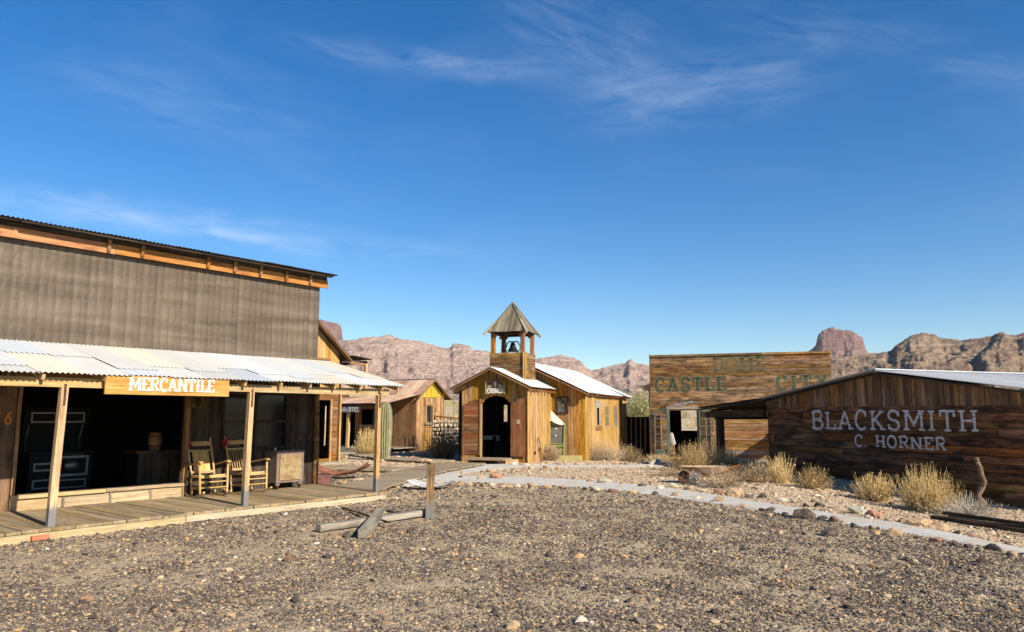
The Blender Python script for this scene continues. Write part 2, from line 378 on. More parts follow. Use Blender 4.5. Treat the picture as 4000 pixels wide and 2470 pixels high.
# ================================================================== materials
def wood(name, dark, mid, light, stain=.35, stain_c=(.03, .02, .012), rough=.82, var=.35, grey=0.0, foot=None, bumps=.5, knots=.6):
    """weathered board: grain runs along the board (local x), every board has its own tone"""
    m, t, b = new_mat(name)
    tc = t.node('ShaderNodeTexCoord'); oi = t.node('ShaderNodeObjectInfo'); rn = oi.outputs['Random']
    off = t.node('ShaderNodeCombineXYZ')
    t.l.new(t.math('MULTIPLY', rn, 91.0), off.inputs[0]); t.l.new(t.math('MULTIPLY', rn, 57.0), off.inputs[1]); t.l.new(t.math('MULTIPLY', rn, 33.0), off.inputs[2])
    p = t.vmath('ADD', tc.outputs['Object'], off.outputs[0])
    warp = t.noise(t.mapping(p, (1.5, 4, 4)), 1.0, 2, out='Color')
    p2 = t.vmath('ADD', p, t.vmath('MULTIPLY', warp, (.0, .05, .05)))
    broad = t.noise(t.mapping(p2, (.9, 7, 7)), 1.6, 6, .62)
    fine = t.noise(t.mapping(p2, (4, 120, 120)), 1.0, 4, .65)
    streak = t.noise(t.mapping(p2, (.7, 32, 32)), 1.0, 3, .6)
    c = t.ramp(broad, [(.3, dark), (.48, mid), (.66, light)])
    c = t.mix(t.math('MULTIPLY', t.ramp(streak, [(.48, 0.0), (.64, 1.0)]), .42), c, dark)
    c = t.mix(t.math('MULTIPLY', t.ramp(fine, [(.38, 1.0), (.58, 0.0)]), .5), c, tuple(x * .55 for x in dark))
    # knots
    vor = t.node('ShaderNodeTexVoronoi', feature='F1', i_Scale=1.0); t.l.new(t.mapping(p2, (1.9, 6, 6)), vor.inputs['Vector'])
    kn = t.ramp(vor.outputs['Distance'], [(.05, 1.0), (.13, 0.0)])
    c = t.mix(t.math('MULTIPLY', kn, knots), c, tuple(x * .5 for x in dark))
    # dark water stains
    stn = t.noise(t.mapping(p, (1.3, 3.5, 3.5)), 1.4, 6, .68, .4)
    sf = t.math('MULTIPLY', t.ramp(stn, [(.62 - stain * .32, 0.0), (.74 - stain * .22, 1.0)]), min(1, .45 + stain * .6))
    c = t.mix(sf, c, stain_c)
    if grey:
        g = t.noise(t.mapping(p, (.8, 5, 5)), 1.3, 4, .6)
        c = t.mix(t.math('MULTIPLY', t.ramp(g, [(.42, 0.0), (.6, 1.0)]), grey), c, (.26, .235, .2))
    if foot:
        sx = t.node('ShaderNodeSeparateXYZ'); t.l.new(tc.outputs['Object'], sx.inputs[0])
        f = t.math('ADD', sx.outputs[0], t.math('MULTIPLY', t.math('SUBTRACT', t.noise(t.mapping(p, (3, 26, 26)), 1.5, 4), .5), .5))
        c = t.mix(t.ramp(f, [(foot - .04, 1.0), (foot + .04, 0.0)]), c, t.mix(fine, (.07, .07, .07), (.25, .245, .235)))
    hv = t.node('ShaderNodeHueSaturation'); t.l.new(c, hv.inputs['Color'])
    t.l.new(t.math('ADD', t.math('MULTIPLY', rn, 2 * var), 1 - var), hv.inputs['Value'])
    r2 = t.math('FRACT', t.math('MULTIPLY', rn, 17.31)); t.l.new(t.math('ADD', t.math('MULTIPLY', r2, .3), .84), hv.inputs['Saturation'])
    t.l.new(t.math('ADD', t.math('MULTIPLY', t.math('FRACT', t.math('MULTIPLY', rn, 7.7)), .02), .49), hv.inputs['Hue'])
    t.l.new(hv.outputs[0], b.inputs['Base Color']); b.inputs['Roughness'].default_value = rough
    h = t.math('ADD', t.math('MULTIPLY', fine, .6), t.math('MULTIPLY', streak, .8))
    bump(t, b, h, bumps, .006)
    return m
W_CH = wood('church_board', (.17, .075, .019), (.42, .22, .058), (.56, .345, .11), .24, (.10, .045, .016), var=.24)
W_CHS = wood('church_sun_board', (.22, .105, .026), (.50, .295, .088), (.60, .40, .15), .16, (.14, .06, .02), var=.18)  # lighter twin of the church board: sunlight on these walls put into the colour
W_CT = wood('castle_board', (.09, .048, .02), (.31, .165, .064), (.46, .27, .11), .52, (.022, .015, .01), var=.32)
W_CTL = wood('castle_low_board', (.16, .08, .03), (.38, .20, .075), (.5, .29, .115), .35, (.04, .025, .014), var=.25)
W_BS = wood('smithy_board', (.06, .028, .012), (.23, .10, .036), (.36, .175, .066), .60, (.012, .009, .006), var=.42)
W_BSG = wood('smithy_gable_board', (.08, .04, .017), (.27, .13, .052), (.42, .225, .095), .38, (.02, .014, .01), var=.45, grey=.25)
W_DK = wood('deck_plank', (.17, .115, .055), (.34, .24, .12), (.43, .32, .17), .12, (.08, .06, .04), var=.2, grey=.35, bumps=.7)
W_BW = wood('walk_plank', (.17, .12, .07), (.34, .25, .145), (.44, .345, .21), .1, (.1, .075, .05), var=.18, grey=.4)
W_PO = wood('post_timber', (.30, .17, .065), (.55, .35, .145), (.66, .45, .2), .08, (.12, .07, .03), var=.12, foot=.3)
W_PL = wood('pine_timber', (.30, .17, .065), (.52, .33, .135), (.64, .44, .19), .12, (.12, .07, .03), var=.18)
W_SI = wood('sill_timber', (.28, .19, .10), (.46, .345, .195), (.54, .42, .25), .1, (.2, .15, .1), var=.12)
W_SK = wood('skirt_timber', (.34, .26, .15), (.48, .385, .235), (.53, .44, .285), .04, (.3, .25, .15), var=.06)
W_FA = wood('fascia_timber', (.24, .085, .018), (.46, .19, .035), (.56, .27, .06), .1, (.05, .025, .01), var=.15)
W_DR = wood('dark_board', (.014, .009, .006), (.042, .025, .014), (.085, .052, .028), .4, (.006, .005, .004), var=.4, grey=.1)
W_GR = wood('grey_timber', (.13, .115, .09), (.30, .265, .205), (.42, .375, .295), .12, (.05, .045, .04), var=.15, bumps=.9)
W_DO = wood('door_board', (.12, .046, .018), (.25, .105, .04), (.34, .165, .068), .2, (.06, .02, .012), var=.28)
W_SN = wood('sign_board', (.30, .14, .03), (.52, .28, .065), (.60, .36, .11), .06, (.2, .09, .03), var=.05)
W_TW = wood('tower_board', (.09, .045, .018), (.26, .135, .048), (.46, .28, .1), .42, (.03, .018, .01), var=.25)
W_TP = wood('tower_post', (.18, .07, .022), (.36, .16, .05), (.47, .235, .08), .12, (.08, .04, .02), var=.15)
W_YE = wood('yellow_paint_board', (.36, .24, .03), (.55, .40, .04), (.6, .46, .09), .12, (.25, .15, .05), var=.2)
W_SH = wood('sheriff_board', (.17, .075, .024), (.42, .22, .07), (.6, .37, .15), .25, (.08, .04, .02), var=.35, grey=.25)
W_BR = wood('brown_plank', (.11, .05, .016), (.28, .135, .04), (.38, .2, .07), .25, (.04, .02, .01), var=.25)
W_LO = wood('old_post', (.06, .03, .012), (.27, .145, .05), (.42, .25, .09), .4, (.03, .018, .01), var=.05, foot=.3, bumps=.9)
W_IN = wood('interior_board', (.005, .004, .003), (.012, .008, .005), (.022, .015, .009), .3, (.006, .005, .004), var=.3)  # near black: the shade of the rooms is put into the board colour
W_CHAIR = wood('chair_maple', (.36, .215, .08), (.53, .36, .155), (.60, .43, .20), .04, (.3, .2, .1), rough=.5, var=.08, bumps=.15)
W_GN = wood('green_paint_wood', (.12, .22, .05), (.24, .38, .10), (.32, .45, .15), .05, (.3, .25, .15), var=.05)
W_DG = wood('door_green_paint', (.055, .075, .055), (.115, .15, .115), (.18, .21, .165), .14, (.28, .2, .1), var=.08)
W_SHK = wood('tower_shingle', (.07, .055, .035), (.19, .155, .09), (.33, .28, .15), .25, (.04, .035, .03), var=.4, grey=.4)

def flat(name, col, rough=.8, metal=0.0, var=.12, scale=6.0, spec=.25, bumps=0.0):
    m, t, b = new_mat(name); tc = t.node('ShaderNodeTexCoord')
    n = t.noise(tc.outputs['Object'], scale, 5, .6)
    c = t.mix(t.ramp(n, [(.3, 0.0), (.7, 1.0)]), tuple(x * (1 - var * 1.5) for x in col), tuple(min(1, x * (1 + var)) for x in col))
    t.l.new(c, b.inputs['Base Color']); b.inputs['Roughness'].default_value = rough; b.inputs['Metallic'].default_value = metal
    b.inputs['Specular IOR Level'].default_value = spec
    if bumps: bump(t, b, t.noise(tc.outputs['Object'], scale * 8, 4), bumps, .004)
    return m
def paint_worn(name, col, keep=.5, sharp=.12, scale=(2.2, 9, 9), base=None, cracks=True):
    """old paint flaking off boards: bare where it is gone"""
    m, t, b = new_mat(name); tc = t.node('ShaderNodeTexCoord'); oi = t.node('ShaderNodeObjectInfo')
    off = t.vmath('ADD', tc.outputs['Object'], oi.outputs['Location'])
    a = t.noise(t.mapping(off, scale), 2.4, 7, .7); f = t.noise(t.mapping(off, (9, 60, 60)), 1.0, 4, .7)
    a = t.math('ADD', t.math('MULTIPLY', a, .7), t.math('MULTIPLY', f, .3))
    al = t.ramp(a, [(1 - keep - sharp, 0.0), (1 - keep + sharp, 1.0)])
    g = t.noise(off, 14, 4)
    t.l.new(t.mix(g, tuple(x * .75 for x in col), col), b.inputs['Base Color']); b.inputs['Roughness'].default_value = .75
    t.l.new(al, b.inputs['Alpha']); return m
def metal_sheet(name, cols, rough=.42, metal=.35, rust=0.0, rust_c=(.23, .09, .045), streak=.3):
    """weathered corrugated iron: each sheet its own tone, streaks run down the sheet (local y)"""
    m, t, b = new_mat(name); tc = t.node('ShaderNodeTexCoord'); oi = t.node('ShaderNodeObjectInfo'); rn = oi.outputs['Random']
    off = t.node('ShaderNodeCombineXYZ'); t.l.new(t.math('MULTIPLY', rn, 71.0), off.inputs[0]); t.l.new(t.math('MULTIPLY', rn, 43.0), off.inputs[1])
    p = t.vmath('ADD', tc.outputs['Object'], off.outputs[0])
    n = len(cols); c = t.ramp(rn, [(i / n, k) for i, k in enumerate(cols)], 'CONSTANT')
    s = t.noise(t.mapping(p, (9, .6, 1)), 1.3, 5, .6); s2 = t.noise(t.mapping(p, (2, 1.2, 1)), 1.5, 5, .6)
    c = t.mix(t.math('MULTIPLY', t.ramp(s, [(.4, 0.0), (.68, 1.0)]), streak), c, tuple(x * .62 for x in cols[0]))
    c = t.mix(t.math('MULTIPLY', t.ramp(s2, [(.45, 0.0), (.7, 1.0)]), streak * .7), c, (.46, .40, .31))
    if rust:
        r = t.noise(t.mapping(p, (3, .9, 1)), 1.8, 6, .65)
        rc = t.mix(t.noise(p, 9, 4), rust_c, tuple(min(1, x * 2.2) for x in rust_c))
        c = t.mix(t.math('MULTIPLY', t.ramp(r, [(.62 - rust * .35, 0.0), (.72 - rust * .2, 1.0)]), .95), c, rc)
    hv = t.node('ShaderNodeHueSaturation'); t.l.new(c, hv.inputs['Color'])
    t.l.new(t.math('ADD', t.math('MULTIPLY', t.math('FRACT', t.math('MULTIPLY', rn, 13.7)), .22), .88), hv.inputs['Value'])
    t.l.new(hv.outputs[0], b.inputs['Base Color']); b.inputs['Metallic'].default_value = metal; b.inputs['Roughness'].default_value = rough
    bump(t, b, s, .1, .004); return m
M_GALV = metal_sheet('galvanised_iron', [(.56, .56, .54), (.60, .55, .45), (.48, .52, .56), (.58, .57, .54), (.53, .55, .56)], rough=.6, metal=.0)
M_GALVC = metal_sheet('church_iron', [(.45, .46, .47), (.50, .50, .49), (.47, .475, .48)], rough=.6, metal=.0, streak=.22)
M_RUST = metal_sheet('rusty_iron', [(.36, .24, .155), (.20, .12, .09), (.43, .325, .225), (.23, .14, .105), (.33, .22, .145)], rough=.8, metal=0, rust=.42, rust_c=(.24, .115, .075), streak=.5)
M_DARKIRON = metal_sheet('dark_roof_iron', [(.05, .042, .038), (.075, .06, .05), (.04, .036, .034)], rough=.7, metal=0, rust=.25, rust_c=(.07, .04, .028), streak=.1)
def tin():
    m, t, b = new_mat('painted_tin'); tc = t.node('ShaderNodeTexCoord'); oi = t.node('ShaderNodeObjectInfo'); rn = oi.outputs['Random']
    p = t.vmath('ADD', tc.outputs['Object'], t.vmath('MULTIPLY', oi.outputs['Location'], (0, 1, 1)))
    lc = t.node('ShaderNodeSeparateXYZ'); t.l.new(oi.outputs['Location'], lc.inputs[0]); q = t.node('ShaderNodeCombineXYZ'); sp0 = t.node('ShaderNodeSeparateXYZ'); t.l.new(tc.outputs['Object'], sp0.inputs[0])
    t.l.new(sp0.outputs[0], q.inputs[0]); t.l.new(t.math('ADD', lc.outputs[0], sp0.outputs[1]), q.inputs[1]); p = q.outputs[0]
    n = t.noise(t.mapping(p, (4.2, .7, 1)), 1.1, 3, .5, .4); n2 = t.noise(t.mapping(p, (1.2, 9, 9)), 1.6, 6, .6)
    c = t.ramp(n, [(.3, (.076, .054, .034)), (.5, (.112, .083, .055)), (.7, (.145, .112, .079))])
    c = t.mix(t.math('MULTIPLY', t.ramp(n2, [(.55, 0.0), (.75, 1.0)]), .4), c, (.10, .068, .036))
    sp = t.node('ShaderNodeTexVoronoi', i_Scale=7.0); t.l.new(p, sp.inputs['Vector'])
    c = t.mix(t.ramp(sp.outputs['Distance'], [(.03, 1.0), (.05, 0.0)]), c, (.4, .38, .34))
    hv = t.node('ShaderNodeHueSaturation'); t.l.new(c, hv.inputs['Color']); t.l.new(t.math('ADD', t.math('MULTIPLY', rn, .34), .83), hv.inputs['Value'])
    t.l.new(hv.outputs[0], b.inputs['Base Color']); b.inputs['Roughness'].default_value = .5; b.inputs['Metallic'].default_value = .0
    b.inputs['Specular IOR Level'].default_value = .4
    bump(t, b, t.noise(t.mapping(p, (3.5, 5, 5)), 1.0, 3), .6, .03); return m
M_TIN = tin()
def rusty(name, cols, scale=5.0, rough=.8, metal=.1):
    m, t, b = new_mat(name); tc = t.node('ShaderNodeTexCoord')
    n = t.noise(tc.outputs['Object'], scale, 7, .65, .6); t.l.new(t.ramp(n, [(.25 + .5 * i / (len(cols) - 1), c) for i, c in enumerate(cols)]), b.inputs['Base Color'])
    b.inputs['Roughness'].default_value = rough; b.inputs['Metallic'].default_value = metal; bump(t, b, t.noise(tc.outputs['Object'], scale * 12, 4), .4, .004); return m
M_IRON = rusty('rusted_iron', [(.03, .018, .012), (.10, .045, .022), (.17, .08, .04)], 9)
M_CAB = rusty('rusted_cabinet', [(.09, .065, .09), (.24, .15, .075), (.34, .26, .13), (.17, .215, .27)], 6.5, .6)
M_CABF = rusty('cabinet_frame', [(.11, .08, .075), (.20, .14, .105), (.17, .16, .165)], 7, .65)
M_BLACK = flat('black_iron', (.006, .006, .006), .6, .0, spec=.2)
M_NICKEL = flat('nickel_trim', (.17, .18, .175), .42, .85, .1)
M_GLASS = None
def glass():
    m, t, b = new_mat('old_window_glass'); b.inputs['Base Color'].default_value = (.9, .93, .95, 1); b.inputs['Roughness'].default_value = .04
    b.inputs['Transmission Weight'].default_value = 1.0; b.inputs['IOR'].default_value = 1.45; b.inputs['Specular IOR Level'].default_value = .5
    tc = t.node('ShaderNodeTexCoord'); bump(t, b, t.noise(tc.outputs['Object'], 3.5, 2), .05, .01); return m
M_GLASS = glass()
M_DIM = flat('dirty_dark_glass', (.012, .0125, .013), .08, 0, .3, spec=.35)  # opaque near-black pane, nothing behind it shows
M_SCREEN = flat('grey_screen_mesh', (.15, .145, .135), .7, 0, .25, 5)
M_WHITE = flat('white_paint', (.58, .56, .51), .6, 0, .06)
M_CREAM = flat('cream_canvas', (.62, .53, .43), .85, 0, .06, 5)
M_CLOTH = None
def cloth():
    m, t, b = new_mat('printed_cotton'); tc = t.node('ShaderNodeTexCoord'); v = t.node('ShaderNodeTexVoronoi', i_Scale=9.0); t.l.new(tc.outputs['Object'], v.inputs['Vector'])
    sx = t.node('ShaderNodeSeparateColor'); t.l.new(v.outputs['Color'], sx.inputs[0])
    c = t.ramp(sx.outputs[0], [(0, (.38, .365, .335)), (.5, (.35, .31, .26)), (.68, (.34, .10, .065)), (.77, (.2, .21, .25)), (.86, (.37, .355, .33))], 'CONSTANT')
    t.l.new(c, b.inputs['Base Color']); b.inputs['Roughness'].default_value = .9; return m
M_CLOTH = cloth()
M_RED = flat('red_ribbon', (.42, .012, .03), .6, 0, .2, 30)
M_BRICK = flat('red_brick', (.45, .16, .09), .9, 0, .15, 20)
M_TINSEL = flat('dry_garland', (.22, .16, .06), .8, 0, .4, 40)
P_WHITE = flat('sign_white_paint', (.64, .615, .55), .6, 0, .03)
P_SMITH = paint_worn('smithy_white_paint', (.74, .71, .68), .56, .13, (2.5, 12, 12))
P_GREEN = paint_worn('castle_green_paint', (.045, .066, .035), .44, .16, (3, 14, 14))
P_GREENW = paint_worn('castle_faded_paint', (.19, .17, .09), .42, .14, (3, 14, 14))
P_GREENM = paint_worn('castle_thin_green_paint', (.05, .068, .036), .42, .16, (3, 14, 14))
P_OUT = paint_worn('castle_cream_outline', (.42, .37, .22), .46, .12, (3, 14, 14))
P_OUTW = paint_worn('castle_faint_outline', (.42, .36, .20), .41, .12, (3, 14, 14))
P_OR = paint_worn('orange_number_paint', (.62, .25, .03), .75, .1)
P_GREYL = paint_worn('sheriff_sign_paint', (.55, .55, .53), .75, .1)
P_SMALL = paint_worn('pale_small_lettering', (.34, .35, .40), .55, .1, (16, 30, 30))
P_BRN = flat('brown_number_paint', (.16, .06, .02), .7)

def dry(name, a, b_, c_):
    m, t, b = new_mat(name); tc = t.node('ShaderNodeTexCoord'); n = t.noise(tc.outputs['Object'], 16, 3, .6); n2 = t.noise(tc.outputs['Object'], 2.5, 3)
    g = t.node('ShaderNodeNewGeometry'); ri = g.outputs['Random Per Island']
    c = t.ramp(t.math('ADD', t.math('MULTIPLY', ri, .6), t.math('MULTIPLY', n, .4)), [(.2, a), (.5, b_), (.8, c_)])
    c = t.mix(t.ramp(n2, [(.4, 0.0), (.65, .5)]), c, a)
    t.l.new(c, b.inputs['Base Color']); b.inputs['Roughness'].default_value = .85
    b.inputs['Subsurface Weight'].default_value = 0; return m
D_GOLD = dry('dry_gold_stems', (.36, .23, .085), (.58, .41, .17), (.70, .55, .28))
D_TAN = dry('dry_tan_twigs', (.28, .19, .10), (.48, .35, .20), (.63, .50, .32))
D_GREY = dry('dead_grey_twigs', (.26, .22, .17), (.45, .40, .33), (.62, .57, .49))
D_DARK = dry('dark_twigs', (.06, .04, .02), (.20, .14, .06), (.36, .27, .12))
L_GREEN = dry('desert_green_leaves', (.10, .12, .03), (.20, .22, .06), (.30, .31, .10))
L_PALO = dry('palo_verde_leaves', (.26, .25, .10), (.38, .36, .16), (.47, .44, .22))
M_BARK = flat('dead_cactus_wood', (.17, .115, .07), .95, 0, .5, 14, bumps=.8)

def rockmat(name, cols, sc=7.0):
    m, t, b = new_mat(name); tc = t.node('ShaderNodeTexCoord'); oi = t.node('ShaderNodeObjectInfo')
    p = t.vmath('ADD', tc.outputs['Object'], oi.outputs['Location'])
    n = t.noise(p, sc, 6, .65, .3); c = t.ramp(n, [(.3, cols[0]), (.5, cols[1]), (.72, cols[2])])
    hv = t.node('ShaderNodeHueSaturation'); t.l.new(c, hv.inputs['Color']); t.l.new(t.math('ADD', t.math('MULTIPLY', oi.outputs['Random'], .5), .75), hv.inputs['Value'])
    t.l.new(hv.outputs[0], b.inputs['Base Color']); b.inputs['Roughness'].default_value = .92; bump(t, b, t.noise(p, sc * 5, 5, .7), .7, .02); return m
K = {'t': rockmat('tan_rock', [(.24, .155, .085), (.42, .29, .165), (.54, .40, .25)]), 'd': rockmat('dark_rock', [(.045, .035, .028), (.10, .075, .058), (.2, .15, .11)]),
     'g': rockmat('pale_green_rock', [(.28, .25, .17), (.44, .41, .30), (.55, .52, .41)]), 'p': rockmat('pale_rock', [(.38, .30, .21), (.56, .46, .34), (.66, .57, .45)]),
     'k': rockmat('pink_rock', [(.27, .12, .075), (.44, .22, .14), (.54, .33, .22)]), 'b': rockmat('brown_rock', [(.13, .07, .045), (.25, .145, .09), (.36, .22, .14)])}
def gravelmat(name, stops):
    m, t, b = new_mat(name); oi = t.node('ShaderNodeObjectInfo'); tc = t.node('ShaderNodeTexCoord')
    c = t.ramp(oi.outputs['Random'], stops, 'CONSTANT'); n = t.noise(tc.outputs['Object'], 1.6, 4, .65)
    hv = t.node('ShaderNodeHueSaturation'); t.l.new(c, hv.inputs['Color']); t.l.new(t.math('ADD', t.math('MULTIPLY', n, .7), .62), hv.inputs['Value'])
    t.l.new(hv.outputs[0], b.inputs['Base Color']); b.inputs['Roughness'].default_value = .85; return m
M_PAVE = gravelmat('pavement_stones', [(0, (.085, .066, .054)), (.15, (.12, .093, .076)), (.30, (.17, .133, .105)), (.44, (.098, .076, .063)), (.56, (.21, .165, .125)), (.68, (.14, .107, .086)), (.78, (.36, .265, .155)), (.84, (.48, .36, .21)), (.90, (.058, .046, .04)), (.955, (.50, .29, .125)), (.99, (.56, .48, .37))])
M_PALEG = gravelmat('pale_stones', [(0, (.40, .29, .18)), (.2, (.5, .38, .245)), (.4, (.34, .225, .14)), (.55, (.56, .45, .31)), (.7, (.44, .29, .19)), (.82, (.2, .14, .1)), (.9, (.6, .5, .37))])

def groundmat():
    m, t, b = new_mat('desert_ground'); g = t.node('ShaderNodeNewGeometry'); p = g.outputs['Position']
    at = t.node('ShaderNodeAttribute', attribute_name='soil'); s = at.outputs['Fac']
    big = t.noise(p, .9, 5, .6); med = t.noise(p, 6, 5, .62); fin = t.noise(p, 45, 5, .7)
    pav = t.ramp(med, [(.3, (.38, .285, .17)), (.52, (.50, .385, .235)), (.72, (.61, .48, .305))])
    v = t.node('ShaderNodeTexVoronoi', i_Scale=42.0); t.l.new(p, v.inputs['Vector']); sc_ = t.node('ShaderNodeSeparateColor'); t.l.new(v.outputs['Color'], sc_.inputs[0])
    peb = t.ramp(sc_.outputs[0], [(0, (.105, .08, .068)), (.25, (.165, .125, .102)), (.5, (.25, .19, .145)), (.66, (.40, .31, .19)), (.86, (.09, .07, .055))], 'CONSTANT')
    pav = t.mix(t.math('MULTIPLY', t.ramp(big, [(.36, .9), (.66, .5)]), t.ramp(v.outputs['Distance'], [(.32, .9), (.5, .05)])), pav, peb)
    sand = t.ramp(med, [(.3, (.44, .315, .19)), (.5, (.57, .43, .275)), (.7, (.66, .52, .35))])
    v2 = t.node('ShaderNodeTexVoronoi', i_Scale=22.0); t.l.new(p, v2.inputs['Vector']); sc2 = t.node('ShaderNodeSeparateColor'); t.l.new(v2.outputs['Color'], sc2.inputs[0])
    peb2 = t.ramp(sc2.outputs[0], [(0, (.5, .38, .25)), (.4, (.36, .25, .16)), (.6, (.58, .47, .33)), (.8, (.3, .19, .13)), (.92, (.17, .12, .09))], 'CONSTANT')
    sand = t.mix(t.math('MULTIPLY', t.ramp(v2.outputs['Distance'], [(.3, 1.0), (.5, 0.0)]), t.ramp(big, [(.3, .25), (.6, .9)])), sand, peb2)
    c = t.mix(s, pav, sand)
    t.l.new(t.mix(t.math('MULTIPLY', fin, .18), c, (.2, .15, .1)), b.inputs['Base Color']); b.inputs['Roughness'].default_value = .95; b.inputs['Specular IOR Level'].default_value = .1
    h = t.math('ADD', t.math('MULTIPLY', fin, .4), t.math('SUBTRACT', 1.0, v.outputs['Distance'])); bump(t, b, h, .8, .02); return m
M_GROUND = groundmat()
def pathmat():
    m, t, b = new_mat('gravel_path'); g = t.node('ShaderNodeNewGeometry'); p = g.outputs['Position']
    n = t.noise(p, 38, 5, .75); n2 = t.noise(p, 1.6, 5, .6); v = t.node('ShaderNodeTexVoronoi', i_Scale=85.0); t.l.new(p, v.inputs['Vector'])
    c = t.ramp(n, [(.3, (.46, .44, .40)), (.5, (.60, .575, .52)), (.7, (.69, .66, .60))])
    c = t.mix(t.ramp(n2, [(.42, 0.0), (.66, .75)]), c, (.55, .46, .33)); n3 = t.noise(p, 5.5, 4, .6); c = t.mix(t.math('MULTIPLY', t.ramp(n3, [(.52, 0.0), (.7, 1.0)]), .35), c, (.30, .285, .26))
    sc_ = t.node('ShaderNodeSeparateColor'); t.l.new(v.outputs['Color'], sc_.inputs[0]); c = t.mix(t.math('MULTIPLY', t.ramp(sc_.outputs[0], [(.75, 0.0), (.9, 1.0)]), .5), c, (.17, .165, .16))
    t.l.new(c, b.inputs['Base Color']); b.inputs['Roughness'].default_value = .95; b.inputs['Specular IOR Level'].default_value = .1
    bump(t, b, t.math('ADD', n, t.math('MULTIPLY', n2, 1.5)), .9, .025); return m
M_PATH = pathmat()
def mountmat(name, rock, tan_, red, sc=1.0):
    m, t, b = new_mat(name); g = t.node('ShaderNodeNewGeometry'); p = g.outputs['Position']; sx = t.node('ShaderNodeSeparateXYZ'); t.l.new(g.outputs['True Normal'], sx.inputs[0])
    n = t.noise(p, .03 * sc, 8, .68, .3); n2 = t.noise(p, .12 * sc, 7, .7); st = t.noise(t.mapping(p, (.006 * sc, .006 * sc, .12 * sc)), 1.0, 5, .6, 1.2)
    c = t.mix(t.ramp(n, [(.38, 0.0), (.62, 1.0)]), tan_, red)
    c = t.mix(t.math('MULTIPLY', t.ramp(st, [(.48, 0.0), (.62, 1.0)]), .55), c, rock)
    steep = t.ramp(sx.outputs[2], [(.35, 1.0), (.72, 0.0)])
    c = t.mix(t.math('MULTIPLY', steep, .6), c, rock)
    c = t.mix(t.math('MULTIPLY', t.ramp(n2, [(.5, 0.0), (.68, 1.0)]), .6), c, tuple(x * .5 for x in rock))
    v = t.node('ShaderNodeTexVoronoi', i_Scale=.35 * sc); t.l.new(p, v.inputs['Vector'])
    c = t.mix(t.math('MULTIPLY', t.ramp(v.outputs['Distance'], [(.16, 1.0), (.3, 0.0)]), t.ramp(n, [(.4, .7), (.6, .15)])), c, (.10, .095, .045))
    t.l.new(c, b.inputs['Base Color']); b.inputs['Roughness'].default_value = .97; b.inputs['Specular IOR Level'].default_value = .05
    n4 = t.noise(p, .42 * sc, 6, .72); c2 = t.mix(t.math('MULTIPLY', t.ramp(n4, [(.5, 0.0), (.66, 1.0)]), .5), c, tuple(x * .55 for x in rock)); t.l.new(c2, b.inputs['Base Color'])
    bump(t, b, t.math('ADD', t.math('ADD', n2, t.math('MULTIPLY', n, 2.0)), t.math('MULTIPLY', n4, .35)), 1.0, 9.0 / sc); return m
M_MTL = mountmat('left_range_rock', (.40, .265, .22), (.74, .565, .45), (.66, .46, .375))
M_MTR = mountmat('right_range_rock', (.23, .155, .115), (.58, .44, .30), (.44, .295, .21), 1.5)
M_DOME = mountmat('butte_rock', (.28, .165, .14), (.48, .305, .255), (.42, .25, .21), .6)

# ================================================================== ground and far land
_tab = rng.random((256, 256))
def vnoise(x, y):
    xi = np.floor(x).astype(int); yi = np.floor(y).astype(int); fx = x - xi; fy = y - yi
    fx = fx * fx * (3 - 2 * fx); fy = fy * fy * (3 - 2 * fy); g = lambda a, b: _tab[a & 255, b & 255]
    return (g(xi, yi) * (1 - fx) + g(xi + 1, yi) * fx) * (1 - fy) + (g(xi, yi + 1) * (1 - fx) + g(xi + 1, yi + 1) * fx) * fy
def fbm(x, y, o=5, gain=.5):
    s = 0; a = 1; tot = 0
    for i in range(o): s = s + a * vnoise(x * 2 ** i + i * 17.3, y * 2 ** i + i * 9.1); tot += a; a *= gain
    return s / tot
def ridged(x, y, o=5, gain=.55):
    s = 0; a = 1; tot = 0
    for i in range(o): s = s + a * (1 - np.abs(2 * vnoise(x * 2 ** i + i * 31.7, y * 2 ** i + i * 11.9) - 1)); tot += a; a *= gain
    return s / tot
def ss(a, b, x): k = np.clip((x - a) / (b - a), 0, 1); return k * k * (3 - 2 * k)
def gz(x, y):
    x = np.asarray(x, float); y = np.asarray(y, float); r = np.hypot(x, y)
    z = -(.06 + .40 * ss(1, 6, x)) * ss(27, 35, y)
    z = z - .24 * ss(6.2, 8.6, x) * ss(21.5, 15.5, y)
    z = z + .05 * np.exp(-(((x - 2) / 2.2) ** 2 + ((y - 23) / 1.6) ** 2))
    return z + .024 * np.clip(r - 65, 0, 400)
PA = [(-2.69, 19.9), (-2.12, 20.9), (-1.42, 20.98), (0, 20.58), (1.34, 19.9), (2.56, 18.93), (3.55, 17.53), (4.8, 15.03), (5.69, 13.03), (6.4, 11.58), (6.93, 10.37), (7.4, 9.0), (7.8, 7.2), (8.1, 5)]
WA = [.9, 1.0, 1.05, 1.1, 1.0, .85, .68, .5, .45, .45, .45, .45, .45, .45]
PB = [(-3.0, 18.6), (-2.7, 20.42), (-2.29, 22.55), (-1.64, 24.26), (-.44, 26.0), (1.77, 26.0), (3.49, 25.76), (5.3, 26.2), (6.2, 28.2), (6.9, 31.5)]
WB = [.4, .6, .8, 1.0, 1.1, .75, .6, .6, .5, .5]
def path_dist(x, y, P=PA):
    d = np.full(np.shape(x), 1e9)
    for (ax, ay), (bx, by) in zip(P, P[1:]):
        k = np.clip(((x - ax) * (bx - ax) + (y - ay) * (by - ay)) / ((bx - ax) ** 2 + (by - ay) ** 2), 0, 1)
        d = np.minimum(d, np.hypot(x - ax - k * (bx - ax), y - ay - k * (by - ay)))
    return d
_px = np.array([p[0] for p in PA]); _py = np.array([p[1] for p in PA])
